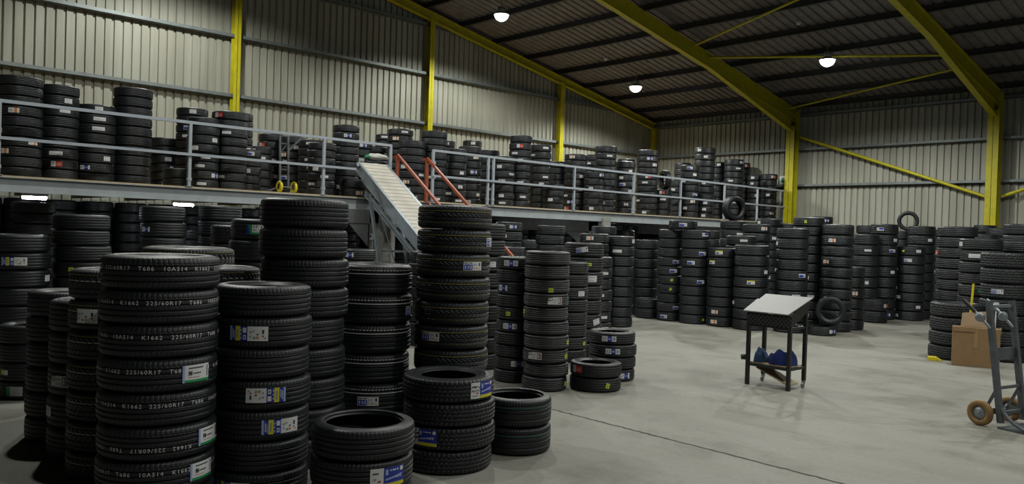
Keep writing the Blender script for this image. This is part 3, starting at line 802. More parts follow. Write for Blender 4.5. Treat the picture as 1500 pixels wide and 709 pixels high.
# labels seen in the photo: stack -> [(tyre from the top, sideways -1..1, design, up/down, tilt, size)]
LAB = {
 'A1': [(3, .62, 'green', .02), (5, .84, 'green', .05), (6, .76, 'green', .02), (7, .88, 'green', 0)],
 'A2': [(1, -.32, 'by', .0), (3, .06, 'byr', .03), (4, .40, 'by', .0), (6, -.57, 'by', 0)],
 'A4': [(1, .93, 'bw', -.05), (4, -.1, 'bw', -.05)], 'A5': [(1, .96, 'bw', .0), (2, .52, 'bw', .0), (5, -.55, 'bw', .05)],
 'A6': [(0, .74, 'bigblue', .02), (2, -.56, 'bigblue', .05)], 'A7': [(1, .50, 'bigblue', .0)],
 'A9': [(0, -.35, 'wbw', 0), (2, -.75, 'wb', 0), (4, -.42, 'lime', 0), (5, -.35, 'wbw', 0), (8, .1, 'wb', .05)],
 'A10': [(2, .18, 'lime', -.25), (3, .4, 'bc', 0), (4, -.94, 'lime', .1), (6, .93, 'lime', 0), (7, -.48, 'bc', .05), (7, .9, 'lime', 0, .5), (9, .93, 'lime', 0)],
 'A11': [(2, .66, 'white', 0), (6, .86, 'lime', 0)],
 'A12': [(0, -.1, 'bw', 0, .15), (1, .3, 'lime', 0), (2, .45, 'white', 0, 0, 1.3), (5, .75, 'white', 0, .2, 1.2)],
 'A13': [(0, -.72, 'red', .05), (1, .48, 'lime', 0, 1.3)], 'A14': [(0, -.1, 'wbw', 0), (1, .0, 'wbw', 0), (1, .03, 'lime', 0, .3), (3, .58, 'wb', 0)],
 'A15': [(1, .5, 'wide', 0), (3, .3, 'limew', 0), (5, .55, 'wide', 0), (6, .6, 'wide', 0)], 'A16': [(0, .9, 'white', 0), (1, -.1, 'wide', 0, 0, 1.2)],
 'A20': [(0, -.3, 'ow', 0)], 'A24': [(0, .3, 'wb', 0), (1, -.4, 'wb', 0)], 'A25': [(2, .5, 'white', 0)], 'A28': [(0, -.45, 'wb', 0)],
 'B1': [(1, -.1, 'by', 0), (2, .9, 'white', 0)], 'B2': [(1, -.92, 'lime', 0), (3, -.35, 'lime', 0)], 'B3': [(2, -.8, 'limew', 0), (3, -.5, 'gw', 0, 0, 1.4)],
 'B5': [(2, -.75, 'bc', 0), (3, -.95, 'white', 0)], 'B5b': [(0, -.9, 'red', 0)], 'B6': [(1, -.6, 'eu', 0)], 'C1': [(0, .97, 'lime', -.1), (1, .04, 'eu', 0)],
 'C3': [(0, -.22, 'green2', 0)], 'C5': [(1, -.75, 'wb', 0)],
 'D1': [(3, .55, 'b2', 0), (4, .3, 'b2', 0), (5, .1, 'lime', 0, .7), (6, .08, 'lime', 0, .7), (8, .62, 'b2', 0), (9, -.42, 'b2', 0)],
 'D2': [(0, .64, 'b2r', 0), (2, .48, 'b2', 0), (3, -.3, 'b2', 0), (5, .43, 'b2', 0), (9, .66, 'lime', 0)],
 'D3': [(0, -.25, 'yw', 0), (1, -.7, 'yw', 0), (6, -.42, 'ow', 0), (7, -.46, 'ow', 0)], 'D4': [(2, .84, 'white', 0), (3, .02, 'yw', 0), (5, -.96, 'white', 0)],
 'D5': [(1, -.95, 'white', 0), (4, .65, 'b2', 0), (6, .32, 'b2', 0)], 'D6': [(1, -.35, 'ow', 0), (3, -.68, 'ow', 0)], 'D7': [(2, .25, 'ow', 0)],
 'D8': [(1, .2, 'wide', 0), (4, .12, 'white', 0), (6, .02, 'white', 0), (7, .02, 'white', 0)], 'D9': [(0, -.28, 'b2r', 0), (1, .78, 'white', 0), (2, .6, 'b2', 0), (4, .68, 'white', 0), (8, .4, 'wb', 0)],
 'D10': [(0, .85, 'red', 0)], 'D11': [(0, .5, 'white', 0), (0, -.5, 'lime', 0), (1, -.2, 'bw', 0), (2, -.9, 'white', 0), (4, -.9, 'white', 0), (5, -.8, 'bw', 0), (6, .6, 'white', 0), (7, -.8, 'white', 0)],
 'D12': [(1, .6, 'white', 0)], 'D13': [(2, -.95, 'red', 0)], 'D14': [(0, -.9, 'white', 0), (1, -.3, 'wide', 0, 0, 1.4), (4, .1, 'gw', 0)], 'D16': [(0, .75, 'wb', 0)],
 'E2': [(2, -.3, 'bw', 0)], 'G6': [(0, -.2, 'lime', 0, 1.57)],
 'M1': [(3, -.2, 'ow', 0), (5, -.8, 'ow', 0), (6, .6, 'ow', 0), (7, -.55, 'ow', 0)], 'M2': [(1, .45, 'white', 0), (2, .3, 'wide', 0), (6, -.1, 'wide', 0, 0, 1.2), (7, -.05, 'red', 0)],
 'M3': [(0, .15, 'white', 0), (1, .2, 'wide', 0, 0, 1.2), (2, .15, 'wide', 0, 0, 1.2), (5, .6, 'white', 0), (6, -.45, 'wb', 0)],
}
LABTXT = {'green': 'green striped label', 'by': 'blue yellow label', 'byr': 'yellow blue label', 'bigblue': 'big blue label', 'bw': 'blue white label', 'wbw': 'blue centred label', 'wb': 'blue white label', 'b2': 'blue label', 'b2r': 'blue label',
          'bc': 'black white label', 'white': 'white label', 'wide': 'wide white label', 'eu': 'large white label', 'lime': 'lime tag', 'limew': 'lime white tag', 'red': 'red label', 'ow': 'orange label', 'yw': 'yellow topped label', 'green2': 'green label', 'gw': 'green white label', 'dot': 'white dot'}
ORD = ['top', 'second', 'third', 'fourth', 'fifth', 'sixth', 'seventh', 'eighth', 'ninth', 'tenth', 'eleventh', 'twelfth']
CODES = [('225/60R17   T686   10A514   K1662   ' * 3).strip(), None]
LOWP = {'A7', 'A8'}                      # wide rims: big hole, short sidewall
def base_z(sid): return DECK if sid[0] in 'MN' else 0.0
def jit(sid, k, r=.010):
    rr = random.Random(hash_s(sid) * 31 + k); a = rr.uniform(0, 2 * PI); q = rr.uniform(.2, 1) * r
    return q * math.cos(a), q * math.sin(a), rr.uniform(0, 2 * PI)
def room_for(sid):
    x, y, od = STACK[sid][:3]; r = .02
    for o, q in STACK.items():
        if o != sid and (o[0] in 'MN') == (sid[0] in 'MN'):
            r = min(r, (math.hypot(x - q[0], y - q[1]) - (od + q[2]) / 2) / 2 - .0008)
    return max(r, 0)
def hash_s(s):
    h = 7
    for c in s: h = (h * 131 + ord(c)) % 100003
    return h

codes_up = code_mesh(CODES[0], .72, .21, .145, .025)
codes_dn = bpy.data.meshes.new('tread_code')
_b = codes_up.copy(); codes_dn = _b
for vv in codes_dn.vertices: vv.co = (vv.co.x, -vv.co.y, 1 - vv.co.z)
# angle (turns offset) so that the photo's part of the text faces the camera, tyre by tyre
CODE_YAW = [.171, .034, .305, .083, .02, -.02, .218, .1]

bulk = []      # (x, y, z, od, height, yaw, tread, [(angle, design)])
def build_stack(sid):
    x, y, od, h, n, ty = STACK[sid]
    keep, res, words = KEEP.get(sid, (0, 'far', ''))
    phi0 = math.atan2(CAM.y - y, CAM.x - x); bead = .372 if sid in LOWP else .30
    if sid in ('D5', 'A1'): pass
    whole = sid[0] in 'DGM' or sid in ('A15', 'A16', 'A17', 'A18', 'A20', 'A21', 'A22', 'A23', 'A24', 'A28')
    grp = 'tyres of the ' + words
    labs = LAB.get(sid, []); room = room_for(sid)
    for k in range(n):                     # k counts from the top
        z = base_z(sid) + h * (n - 1 - k)
        jx, jy, yaw = jit(sid, k, room)
        if n <= 2: jx *= .4; jy *= .4
        hh = h - .0008
        if k >= keep:
            rr = random.Random(hash_s(sid) + 977 * k); st = []
            if sid[0] in 'MNG' and rr.random() < .5:
                st.append((phi0 + math.asin(rr.uniform(-.8, .8)) - yaw, rr.choice(['white', 'white', 'wide', 'wide', 'wb', 'b2', 'ow', 'white', 'red', 'wide'])))
            bulk.append((x + jx, y + jy, z, od, hh, yaw, ty, st)); continue
        loc = (x + jx, y + jy, z); sc = (od, od, hh)
        mine = [l for l in labs if l[0] == k]
        if sid == 'A1':
            yaw = phi0 - 2 * PI * CODE_YAW[k]
        if whole:
            root = new_obj('tyre', whole_mesh(ty, bead), (), None, loc, (0, 0, yaw), sc)
        else:
            root = empty('tyre', loc, (0, 0, yaw), sc)
            new_obj('tread', tread_mesh(ty, res), (), root); new_obj('sidewall', side_mesh(bead, res), (), root)
        if sid == 'A1':
            new_obj('tread_code', codes_dn if k == 5 else codes_up, (), root)['label'] = 'white size code lettering'
        for l in mine:
            l = tuple(l) + (0, 0, 1.0)[len(l) - 3:] if len(l) < 6 else l
            add_label(root, l[2], od, hh, phi0 + math.asin(max(-.98, min(.98, l[1]))) - yaw, l[3], l[4], l[5])
        if keep == 1 and n == 1: txt = words
        elif k == 0: txt = 'top tyre, ' + words
        elif k == n - 1: txt = 'bottom tyre, ' + words
        else: txt = ORD[k] + ' tyre down, ' + words
        if sid == 'D16': txt = 'single flat tyre on floor under the leaning tyre'
        elif mine:
            a = [LABTXT[l[2]] for l in mine]; extra = ' with ' + a[0]
            if len((txt + extra).replace(',', '').split()) <= 16: txt += extra
        tag(root, txt, 'tyre', grp)
for sid in STACK: build_stack(sid)

# ---- loose tyres
def loose(sid_ty, od, wd, loc, axis, label, group, labs=(), bead=.31):
    """tyre with its axle along axis, centred at loc"""
    q = Vector((0, 0, 1)).rotation_difference(Vector(axis).normalized())
    off = q @ Vector((0, 0, wd / 2))
    root = new_obj('tyre', whole_mesh(sid_ty, bead, 'mid'), (), None, Vector(loc) - off, q.to_euler(), (od, od, wd))
    for (design, ang) in labs: add_label(root, design, od, wd, ang)
    return tag(root, label, 'tyre', group)
x1, y1, o1, h1, n1, _ = STACK['D1']; x2, y2, o2, h2, n2, _ = STACK['D2']
loose('T7', .64, .205, ((x1 + x2) / 2 - .02, (y1 + y2) / 2, max(h1 * n1, h2 * n2) + .104), (0, 0, 1), 'tyre lying across the tops of the first two far row stacks', 'loose tyres', [('b2', math.atan2(-15.3, 10.75) + .0)])
zz = STACK['D16'][3]
loose('T7', .60, .20, (-7.74, 16.20, zz + .301), (.48, -.86, .0), 'tyre leaning upright on a flat tyre against the white lined stack', 'loose tyres', [('wb', 2.6)])
xg, yg, og, hg, ng, _ = STACK['G10']
loose('T7', .60, .19, (xg + .20, yg - .02, hg * ng + .301), (.36, -.93, .0), 'tyre standing upright on a back stack against the far wall', 'loose tyres')
xg, yg, og, hg, ng, _ = STACK['G1']
loose('T7', .60, .21, (xg, yg, hg * ng + .301), (.93, -.36, .0), 'tyre standing upright on a stack before the upper deck railing', 'loose tyres', [('white', 2.2)])
xg, yg, og, hg, ng, _ = STACK['M37']
loose('T7', .58, .18, (xg + .02, yg + .06, DECK + hg * ng + .291), (.42, .91, .0), 'tyre standing upright on an upper deck stack', 'loose tyres')

# ---- all further stacks: one object
def build_bulk():
    cos = []; fas = []; mis = []; off = 0
    protos = {}
    for (x, y, z, od, h, yaw, ty, st) in bulk:
        if ty not in protos:
            a = tread_arrays(ty, 72, 19); b = side_arrays(.30, 36)
            protos[ty] = (np.concatenate([a[0], b[0]]), np.concatenate([a[1], b[1] + len(a[0])]), np.concatenate([a[2], b[2] + 4]))
        co, fa, mi = protos[ty]; c, s = math.cos(yaw), math.sin(yaw)
        P = np.empty_like(co); P[:, 0] = (co[:, 0]*c - co[:, 1]*s) * od + x; P[:, 1] = (co[:, 0]*s + co[:, 1]*c) * od + y; P[:, 2] = co[:, 2] * h + z
        cos.append(P); fas.append(fa + off); mis.append(mi); off += len(P)
        for (ang, design) in st:
            vs, fs, ms = label_arrays(design, od, h, ang)
            v = np.array(vs); Q = np.empty_like(v); Q[:, 0] = (v[:, 0]*c - v[:, 1]*s) * od + x; Q[:, 1] = (v[:, 0]*s + v[:, 1]*c) * od + y; Q[:, 2] = v[:, 2] * h + z
            cos.append(Q); fas.append(np.array(fs) + off); mis.append(np.array(ms) + len(TM)); off += len(Q)
    me = to_mesh('stacked_tyres', np.concatenate(cos), np.concatenate(fas), np.concatenate(mis), TM + LABELM)
    o = new_obj('stacked_tyres', me)
    tag(o, 'mass of further tyre stacks crowding the upper deck and the back rows', 'tyres', kind='stuff')
build_bulk()

# ------------------------------------------------------------------ upper deck railing
RH = 1.10
def railing(name, posts, ends, label, mid_to=None):
    root = tag(empty(name, (MX, posts[0], DECK)), label, 'railing', 'deck railings')
    for y in posts:
        m = MB(); m.box((-.025, y - posts[0] - .025, -.0), (.025, y - posts[0] + .025, RH - .025)); m.box((-.05, y - posts[0] - .06, 0), (.03, y - posts[0] + .06, .008))
        m.box((-.03, y - posts[0] - .035, .10), (.03, y - posts[0] + .035, .15))
        m.build('post', RAILM, root)
    a, b = ends[0] - posts[0], ends[1] - posts[0]
    m = MB(); m.bar((0, a, RH), (0, b, RH), .05, .05); m.build('top_rail', RAILM, root)
    m = MB(); m.bar((.03, a, RH * .5), (.03, (mid_to if mid_to else ends[1]) - posts[0], RH * .5), .045, .045); m.build('middle_rail', RAILM, root)
    return root
railing('deck_railing', [-.4, 2.52, 5.34, 7.92, 9.46], (-2.0, 9.48), 'grey tubular railing along the deck from frame edge to conveyor top', 8.62)
railing('deck_railing', [10.56, 12.14, 12.30, 15.04, 17.42, 19.6, 21.9, 23.85, 25.6], (10.54, 25.62), 'grey tubular railing along the deck from red stairs to yellow column')
# ------------------------------------------------------------------ stairs with red handrails
st = tag(empty('staircase', (MX, 10.0, 0)), 'steel stairs with red handrails dropping from the deck gap', 'stairs')
sl = -.70; run = DECK / .70
for sy in (-.38, .38):
    m = MB(); m.bar((.06, sy, DECK - .10), (run, sy, .0), .03, .20); m.build('stringer', REDP, st)
    m = MB()
    m.bar((-.12, sy, DECK + .88), (.06, sy, DECK + .90), .05, .05); m.bar((.03, sy, DECK + .915), (run - .1, sy, .96), .05, .05); m.build('handrail', REDP, st)
    m = MB(); m.bar((.03, sy, DECK - .02), (.03, sy, DECK + .89), .06, .06, up=(0, 1, 0)); m.build('handrail_post', REDP, st)
    m = MB(); m.bar((run - .15, sy, .08), (run - .15, sy, .98), .05, .05, up=(0, 1, 0)); m.build('handrail_post', REDP, st)
for k in range(1, 12):
    z = DECK - k * DECK / 12; xx = (DECK - z) / .70
    m = MB(); m.box((xx - .02, -.365, z - .03), (xx + .24, .365, z)); m.build('tread', STEEL if k > 1 else REDP, st)
# ------------------------------------------------------------------ belt conveyor
cv = tag(empty('belt_conveyor', (MX, 9.06, 0)), 'inclined belt conveyor with cream cleated belt leaning on the deck edge', 'conveyor')
def cz(x): return 3.10 - .68 * (x - .12)            # belt height along the run, x measured from the deck edge
xa, xb = -.02, 4.05
m = MB(); d = Vector((1, 0, -.68)).normalized(); nrm = Vector((.68, 0, 1)).normalized()
m.bar((xa, 0, cz(xa)), (xb, 0, cz(xb)), .60, .012)
k = 0; s = .05
Lc = (Vector((xb, 0, cz(xb))) - Vector((xa, 0, cz(xa)))).length
while s < Lc:
    p = Vector((xa, 0, cz(xa))) + d * s
    m.bar(p + Vector((0, -.29, 0)) + nrm * .010, p + Vector((0, .29, 0)) + nrm * .010, .018, .005, up=nrm); s += .13
# belt turning over the head pulley
m.lathe([(.05, -.30), (.05, .30)], 16, 0, Matrix.Translation(Vector((xa, 0, cz(xa))) - nrm * .045) @ Matrix.Rotation(PI/2, 4, 'X'))
m.build('belt', CREAM, cv, recalc=False)
for sy in (-.33, .33):
    m = MB(); o = Vector((0, sy, 0)) - nrm * .10
    m.bar(Vector((xa - .02, 0, cz(xa - .02))) + o, Vector((xb, 0, cz(xb))) + o, .03, .20, up=nrm)
    m.bar(Vector((xa - .02, 0, cz(xa - .02))) + o + nrm * .10, Vector((xb, 0, cz(xb))) + o + nrm * .10, .06, .02, up=nrm)
    m.bar(Vector((xa + .3, 0, cz(xa + .3))) + o - nrm * .11, Vector((xb, 0, cz(xb))) + o - nrm * .11, .07, .02, up=nrm)
    m.build('side_frame', CONVG, cv)
    m = MB(); o2 = Vector((0, sy * .96, 0)) - nrm * .34
    m.bar(Vector((xa + .45, 0, cz(xa + .45))) + o2, Vector((xb - .4, 0, cz(xb - .4))) + o2, .04, .05, up=nrm)
    m.bar(Vector((xa + .45, 0, cz(xa + .45))) + o2 - nrm * .07, Vector((xb - .8, 0, cz(xb - .8))) + o2 - nrm * .07, .03, .03, up=nrm)
    for q in (.6, 1.5, 2.4, 3.3): m.bar(Vector((q, 0, cz(q))) + o2, Vector((q, 0, cz(q))) + o2 + nrm * .22, .03, .03, up=(1, 0, 0))
    m.build('lower_truss', CONVG, cv)
    m = MB(); m.bar((.42, sy, cz(.42) - .42), (1.15, sy, .03), .06, .05, up=(0, 1, 0)); m.bar((1.0, sy, .03), (1.3, sy, .03), .08, .03); m.build('leg', CONVG, cv)
    m = MB(); m.bar((.75, sy, cz(.75) - .40), (1.75, sy, .5), .018, .018); m.build('tie_rod', STEEL, cv)
    m = MB(); m.bar((xb - .25, sy, cz(xb - .25) - .2), (xb - .25, sy, .03), .06, .05, up=(0, 1, 0)); m.bar((xb - .4, sy, .02), (xb - .1, sy, .02), .06, .04); m.build('leg', CONVG, cv)
m = MB(); m.bar((.80, -.33, 1.45), (.80, .33, 1.45), .04); m.build('cross_brace', CONVG, cv)
for x in (xa, xb):
    m = MB(); m.lathe([(0, -.36), (.045, -.36), (.045, .36), (0, .36)], 16, 0, Matrix.Translation(Vector((x, 0, cz(x))) - nrm * .06) @ Matrix.Rotation(PI/2, 4, 'X')); m.build('pulley', STEEL, cv, recalc=True)
m = MB(); m.lathe([(0, 0), (.035, 0), (.035, .03), (.015, .03), (.015, .045), (0, .045)], 14, 0, Matrix.Translation((xa + .02, -.345, cz(xa) - .07)) @ Matrix.Rotation(PI/2, 4, 'X')); m.build('bearing', STEEL, cv)
# ------------------------------------------------------------------ little switch box on the concrete column
sb = tag(empty('switch_box', (MX - .24, 9.27, 1.72)), 'small white switch box with conduit on the concrete column', 'switch box')
m = MB(); m.box((-.05, -.075, -.07), (.05, -.0, .07)); m.build('housing', PAPER, sb, bevel=.006)
m = MB(); m.tube([(0, -.03, -.07), (0, -.03, -.6)], .012, 8); m.build('conduit', PAPER, sb)
m = MB(); m.box((-.02, -.09, -.02), (.02, -.075, .02)); m.build('button', BLACKM, sb)
# ------------------------------------------------------------------ tube lights below the deck
for (x, y, z, tx) in ((-15.6, 3.35, DECK - .28, 'tube light below the deck above the dark corner stacks'), (-15.6, 5.86, DECK - .28, 'tube light below the deck between two plain stacks'), (-16.2, 9.0, DECK - .28, 'tube light below the deck behind the conveyor'),
                  (-14.7, 12.15, DECK - .19, 'tube light tucked up between joists past the stairs'), (-14.7, 14.35, DECK - .19, 'tube light tucked up between joists before the concrete beam'), (-14.7, 18.75, DECK - .19, 'tube light tucked up between joists past the concrete beam'), (-14.7, 20.95, DECK - .19, 'tube light tucked up between joists near the deck end')):
    r = tag(empty('tube_light', (x, y, z)), tx, 'light', 'tube lights below the deck')
    m = MB(); m.box((-.05, -.20, .02), (.05, .20, .085)); m.build('fitting', PAPER, r)
    m = MB(); m.tube([(0, -.18, -.005), (0, .18, -.005)], .026, 12); m.build('tube', TUBEM, r)
# ------------------------------------------------------------------ high bay lamps
def lamp(x, y, tx, drop=0):
    z = sheet_z(y) - .22 - drop
    r = tag(empty('high_bay_lamp', (x, y, z)), tx, 'lamp', 'high bay lamps')
    m = MB(); m.tube([(0, 0, .02 + drop), (0, 0, -.22)], .012, 8); m.lathe([(0, -.20), (.09, -.20), (.11, -.23), (.11, -.34), (.05, -.36)], 24); m.build('ballast', LAMPH, r)
    m = MB(); m.lathe([(.06, -.345), (.13, -.36), (.225, -.42), (.23, -.428), (.215, -.425), (.12, -.37), (.06, -.36)], 32); m.build('reflector', LAMPH, r, recalc=True)
    m = MB(); m.lathe([(.0, -.60), (.06, -.591), (.11, -.567), (.155, -.53), (.185, -.485), (.198, -.43), (0.19, -.41), (0, -.40)], 28); m.build('diffuser', LAMPM, r, recalc=True)
    ld = bpy.data.lights.new('lamp_beam', 'SPOT'); ld.energy = LAMP_W; ld.color = (.985, 1.0, .925); ld.spot_size = math.radians(160); ld.spot_blend = .38; ld.shadow_soft_size = .12
    lo = bpy.data.objects.new('lamp_beam', ld); lo.location = (0, 0, -.75); lo.parent = r; link(lo)
LAMP_W = 650
LX = (-17.05, -10.45, -4.2, 2.0)
seen = {(-17.05, 15.1): 'lit high bay lamp over the gable wall, brightest and highest', (-17.05, 21.15): 'lit high bay lamp over the far corner of the deck', (-10.45, 21.15): 'lit high bay lamp hanging before the yellow roof strut'}
for x in LX:
    for y in (3.0, 9.05, 15.1, 21.15):
        if x == -17.05 and y < 10: continue
        if (x, y) in ((-4.2, 3.0), (2.0, 21.15), (-4.2, 21.15)): continue
        lamp(x, y, seen.get((x, y), 'high bay lamp hanging from the roof beyond the picture edge'))
lamp(-17.05, 6.6, 'high bay lamp hanging from the roof beyond the picture edge', 1.2)
# small sensors on the purlins beside two lamps
for (x, y) in ((-17.05 + .0, 19.6), (-10.45, 19.5)):
    z = sheet_z(y) - .21
    m = MB(); m.lathe([(0, -.10), (.05, -.10), (.06, -.05), (.06, 0), (0, 0)], 16)
    tag(m.build('roof_sensor', PAPER, None, loc=(x, y, z)), 'small white sensor on the roof purlin above the %s lamp' % ('far corner' if x < -12 else 'strut'), 'sensor', 'roof sensors')

# ------------------------------------------------------------------ writing desk on castors
dk = tag(empty('standing_desk', (-5.36, 9.73, 0)), 'black steel standing desk with white sloping board on bare floor', 'desk')
W2, D2 = .29, .20
def leg(x, y, top, castor):
    m = MB(); m.box((x - .022, y - .022, .10 if castor else 0), (x + .022, y + .022, top)); l = m.build('leg', BLACKM, dk)
    if castor:
        c = MB(); c.box((x - .018, y - .02, .075), (x + .018, y + .02, .10)); c.bar((x - .016, y, .08), (x - .016, y - .02, .03), .004, .03); c.bar((x + .016, y, .08), (x + .016, y - .02, .03), .004, .03); c.build('fork', STEEL, l)
        c = MB(); c.lathe([(0, -.012), (.032, -.012), (.036, -.006), (.036, .006), (.032, .012), (0, .012)], 18, 0, Matrix.Translation((x, y - .02, .036)) @ Matrix.Rotation(PI/2, 4, 'Y')); c.build('castor_wheel', LAMPH, l)
leg(-W2, -D2, .90, False); leg(W2, -D2, .90, False); leg(-W2, D2, 1.02, True); leg(W2, D2, 1.14, True)
m = MB()
for z in (.79, ):
    m.bar((-W2, -D2, z), (W2, -D2, z), .03); m.bar((-W2, D2, z), (W2, D2, z), .03); m.bar((-W2, -D2, z), (-W2, D2, z), .03); m.bar((W2, -D2, z), (W2, D2, z), .03)
m.build('upper_frame', BLACKM, dk)
m = MB(); z = .27
m.bar((-W2, -D2, z), (W2, -D2, z), .035); m.bar((-W2, D2, z), (W2, D2, z), .035); m.bar((-W2, -D2, z), (-W2, D2, z), .035); m.bar((W2, -D2, z), (W2, D2, z), .035)
m.build('lower_frame', BLACKM, dk)
m = MB(); m.box((-W2 + .02, -D2 + .02, .285), (W2 - .02, D2 - .02, .30)); m.build('shelf', PLY, dk)
# box of the writing slope: chequered front and tapering sides
CHQ = mat('chequer_plate_black', (.03, .03, .031), .4, .2)
nt = CHQ.node_tree; ck = nt.nodes.new('ShaderNodeTexChecker'); ck.inputs['Scale'].default_value = 34; ck.inputs['Color1'].default_value = (.012, .012, .012, 1); ck.inputs['Color2'].default_value = (.06, .06, .062, 1)
nt.links.new(nt.nodes['Texture Coordinate'].outputs['Object'], ck.inputs['Vector']); nt.links.new(ck.outputs['Color'], nt.nodes['Principled BSDF'].inputs['Base Color'])
m = MB(); m.box((-W2 - .02, -D2 - .03, .80), (W2 + .02, -D2 - .015, .955)); m.build('front_panel', CHQ, dk)
for sx in (-1, 1):
    m = MB(); x = sx * (W2 + .018)
    m.prism([(x, -D2 - .015, .80), (x, -D2 - .015, .95), (x, D2 + .02, 1.14), (x, D2 + .02, 1.0)], (-.006, 0, 0), (.006, 0, 0)); m.build('side_panel', BLACKM, dk)
m = MB()
s0, s1 = -D2 - .06, D2 + .05
def bz(y): return .962 + (y - s0) * (1.165 - .962) / (s1 - s0)
ol = [(-W2 - .055, s0), (W2 + .0, s0 + .0), (W2 + .065, s1), (-W2 - .03, s1), (-W2 - .03, s1 - .16), (-W2 - .06, s1 - .16)]
m.prism([(x, y, bz(y)) for (x, y) in ol], (0, 0, 0), (0, 0, .012)); m.build('board', BOARD, dk)
# loose pale plank lying slantwise under the shelf
m = MB(); m.bar((-.20, -.02, .235), (.24, .02, .05), .30, .014); pl = m.build('plank', PLY, None, loc=(-5.36, 9.73, 0))
m = MB(); m.bar((.21, .02, .022), (.30, .02, .022), .28, .04)
tag(pl, 'pale plank slanting below the desk shelf', 'plank')
# crumpled blue clothes on the shelf
def cloth(name, loc, rx, ry, rz, material, seed, label, humps):
    """soft heap: a few rounded humps with long folds, flat underneath"""
    rr = random.Random(seed); n = 64; vs = []; fs = []
    H = [(rr.uniform(0, 2*PI), rr.uniform(1.5, 3.2), rr.uniform(0, 6), rr.uniform(.07, .13)) for _ in range(humps)]
    fo = [(rr.uniform(0, PI), rr.uniform(5, 10), rr.uniform(0, 6), rr.uniform(.02, .05)) for _ in range(6)]
    for i in range(n + 1):
        for j in range(n + 1):
            x = -1 + 2*i/n; y = -1 + 2*j/n
            # square to disc
            u = x*math.sqrt(1 - y*y/2); v = y*math.sqrt(1 - x*x/2); r = math.hypot(u, v)
            h = .74 + sum(k * math.sin(w * (u*math.cos(t) + v*math.sin(t)) + p) for (t, w, p, k) in H)
            f = sum(k * math.sin(w * (u*math.cos(t) + v*math.sin(t) + .15*math.sin(4*v + p)) + p) for (t, w, p, k) in fo)
            edge = max(0, 1 - r**3.2) ** .55
            z = max(0, (h + f) * edge)
            wob = 1 + .06 * math.sin(5*math.atan2(v, u) + seed)
            vs.append((u*rx*wob, v*ry*wob, z*rz))
    for i in range(n):
        for j in range(n):
            k = i*(n+1) + j; fs.append((k, k+n+1, k+n+2, k+1))
    m = MB(); m.add(vs, fs, 0, True)
    m.add([(x, y, 0) for (x, y, z) in [vs[i*(n+1)] for i in range(n+1)] + [vs[n*(n+1)+j] for j in range(1, n+1)] + [vs[i*(n+1)+n] for i in range(n-1, -1, -1)] + [vs[j] for j in range(n-1, 0, -1)]], [tuple(range(4*n))[::-1]])
    return tag(m.build(name, material, None, recalc=False, loc=loc), label, 'cloth', 'clothes on the desk shelf')
cloth('work_jacket', (-5.265, 9.72, .302), .185, .165, .25, CLOTH, 5, 'crumpled bright blue work jacket heaped on the desk shelf', 4)
cloth('folded_cloth', (-5.545, 9.70, .302), .085, .15, .19, DCLOTH, 11, 'smaller blue grey cloth bunched beside the jacket on desk shelf', 3)
# dark rolled cloth poking out below the board end
m = MB(); m.tube([(-5.80, 9.60, .335), (-5.79, 9.605, .335), (-5.74, 9.615, .342), (-5.68, 9.63, .345)], [.0, .036, .040, .02], 14)
tag(m.build('rolled_cloth', BLACKM), 'dark rounded roll end poking out beside the desk leg', 'cloth')

# ------------------------------------------------------------------ cardboard box, loose card, broom, dustpan
bx = tag(empty('cardboard_box', (-4.34, 14.08, 0), (0, 0, math.atan2(.28, .56) - .12)), 'large closed cardboard box standing before the winter tyres', 'box')
m = MB(); m.box((-.33, 0, 0), (.33, .22, .62)); m.build('carton', CARD, bx, bevel=.006)
m = MB(); m.box((-.03, -.004, .30), (.03, 0, .62)); m.build('packing_tape', mat('packing_tape', (.31, .20, .10), .3), bx)
m = MB(); m.box((-.33, -.012, .55), (-.02, -.002, .622)); m.build('flap', CARD, bx)
m = MB(); m.box((.332, .02, .54), (.342, .20, .63)); m.build('flap', CARD2, bx)
sc_ = MB(); sc_.prism([(-.21, 0, 0), (.15, 0, -.0), (.22, 0, .10), (.13, .01, .26), (-.19, .01, .22)], (0, 0, 0), (0, .012, 0))
tag(sc_.build('cardboard_sheet', CARD2, None, loc=(-4.38, 14.17, .626), rot=(-.22, 0, .35)), 'torn pale cardboard sheet resting on the cardboard box', 'cardboard')
br = tag(empty('broom', (-5.12, 14.14, 0)), 'yellow handled broom standing behind the cardboard box', 'broom')
bxp = Vector((-4.58, 14.42, 0))
br.location = bxp
m = MB(); m.tube([(0, 0, .10), (.03, .03, .80)], .014, 10); m.build('lower_handle', BLACKM, br)
m = MB(); m.tube([(.03, .03, .80), (.05, .05, 1.30)], .017, 10); m.build('yellow_sleeve', YPLAST, br)
m = MB(); m.tube([(.05, .05, 1.30), (.055, .055, 1.46)], .014, 10); m.build('grip', BLACKM, br)
m = MB(); m.box((-.14, -.025, .07), (.14, .025, .11)); m.build('brush_head', BLACKM, br)
m = MB(); m.box((-.14, -.03, 0), (.14, .03, .07)); m.build('bristles', PURLIN, br)
mo = tag(empty('white_stick', (-4.22, 14.52, 0)), 'thin white stick upright between box and tall winter tyres', 'stick')
m = MB(); m.tube([(0, 0, 0), (.02, .0, .95)], .011, 8); m.build('shaft', PAPER, mo)
m = MB(); m.box((-.015, -.015, .95), (.055, .015, 1.02)); m.build('head', PAPER, mo)
dp = MB(); dp.prism([(-.10, -.06, 0), (.10, -.06, 0), (.10, -.06, .012), (.02, -.06, .06), (-.10, -.06, .06)], (0, 0, 0), (0, .14, 0))
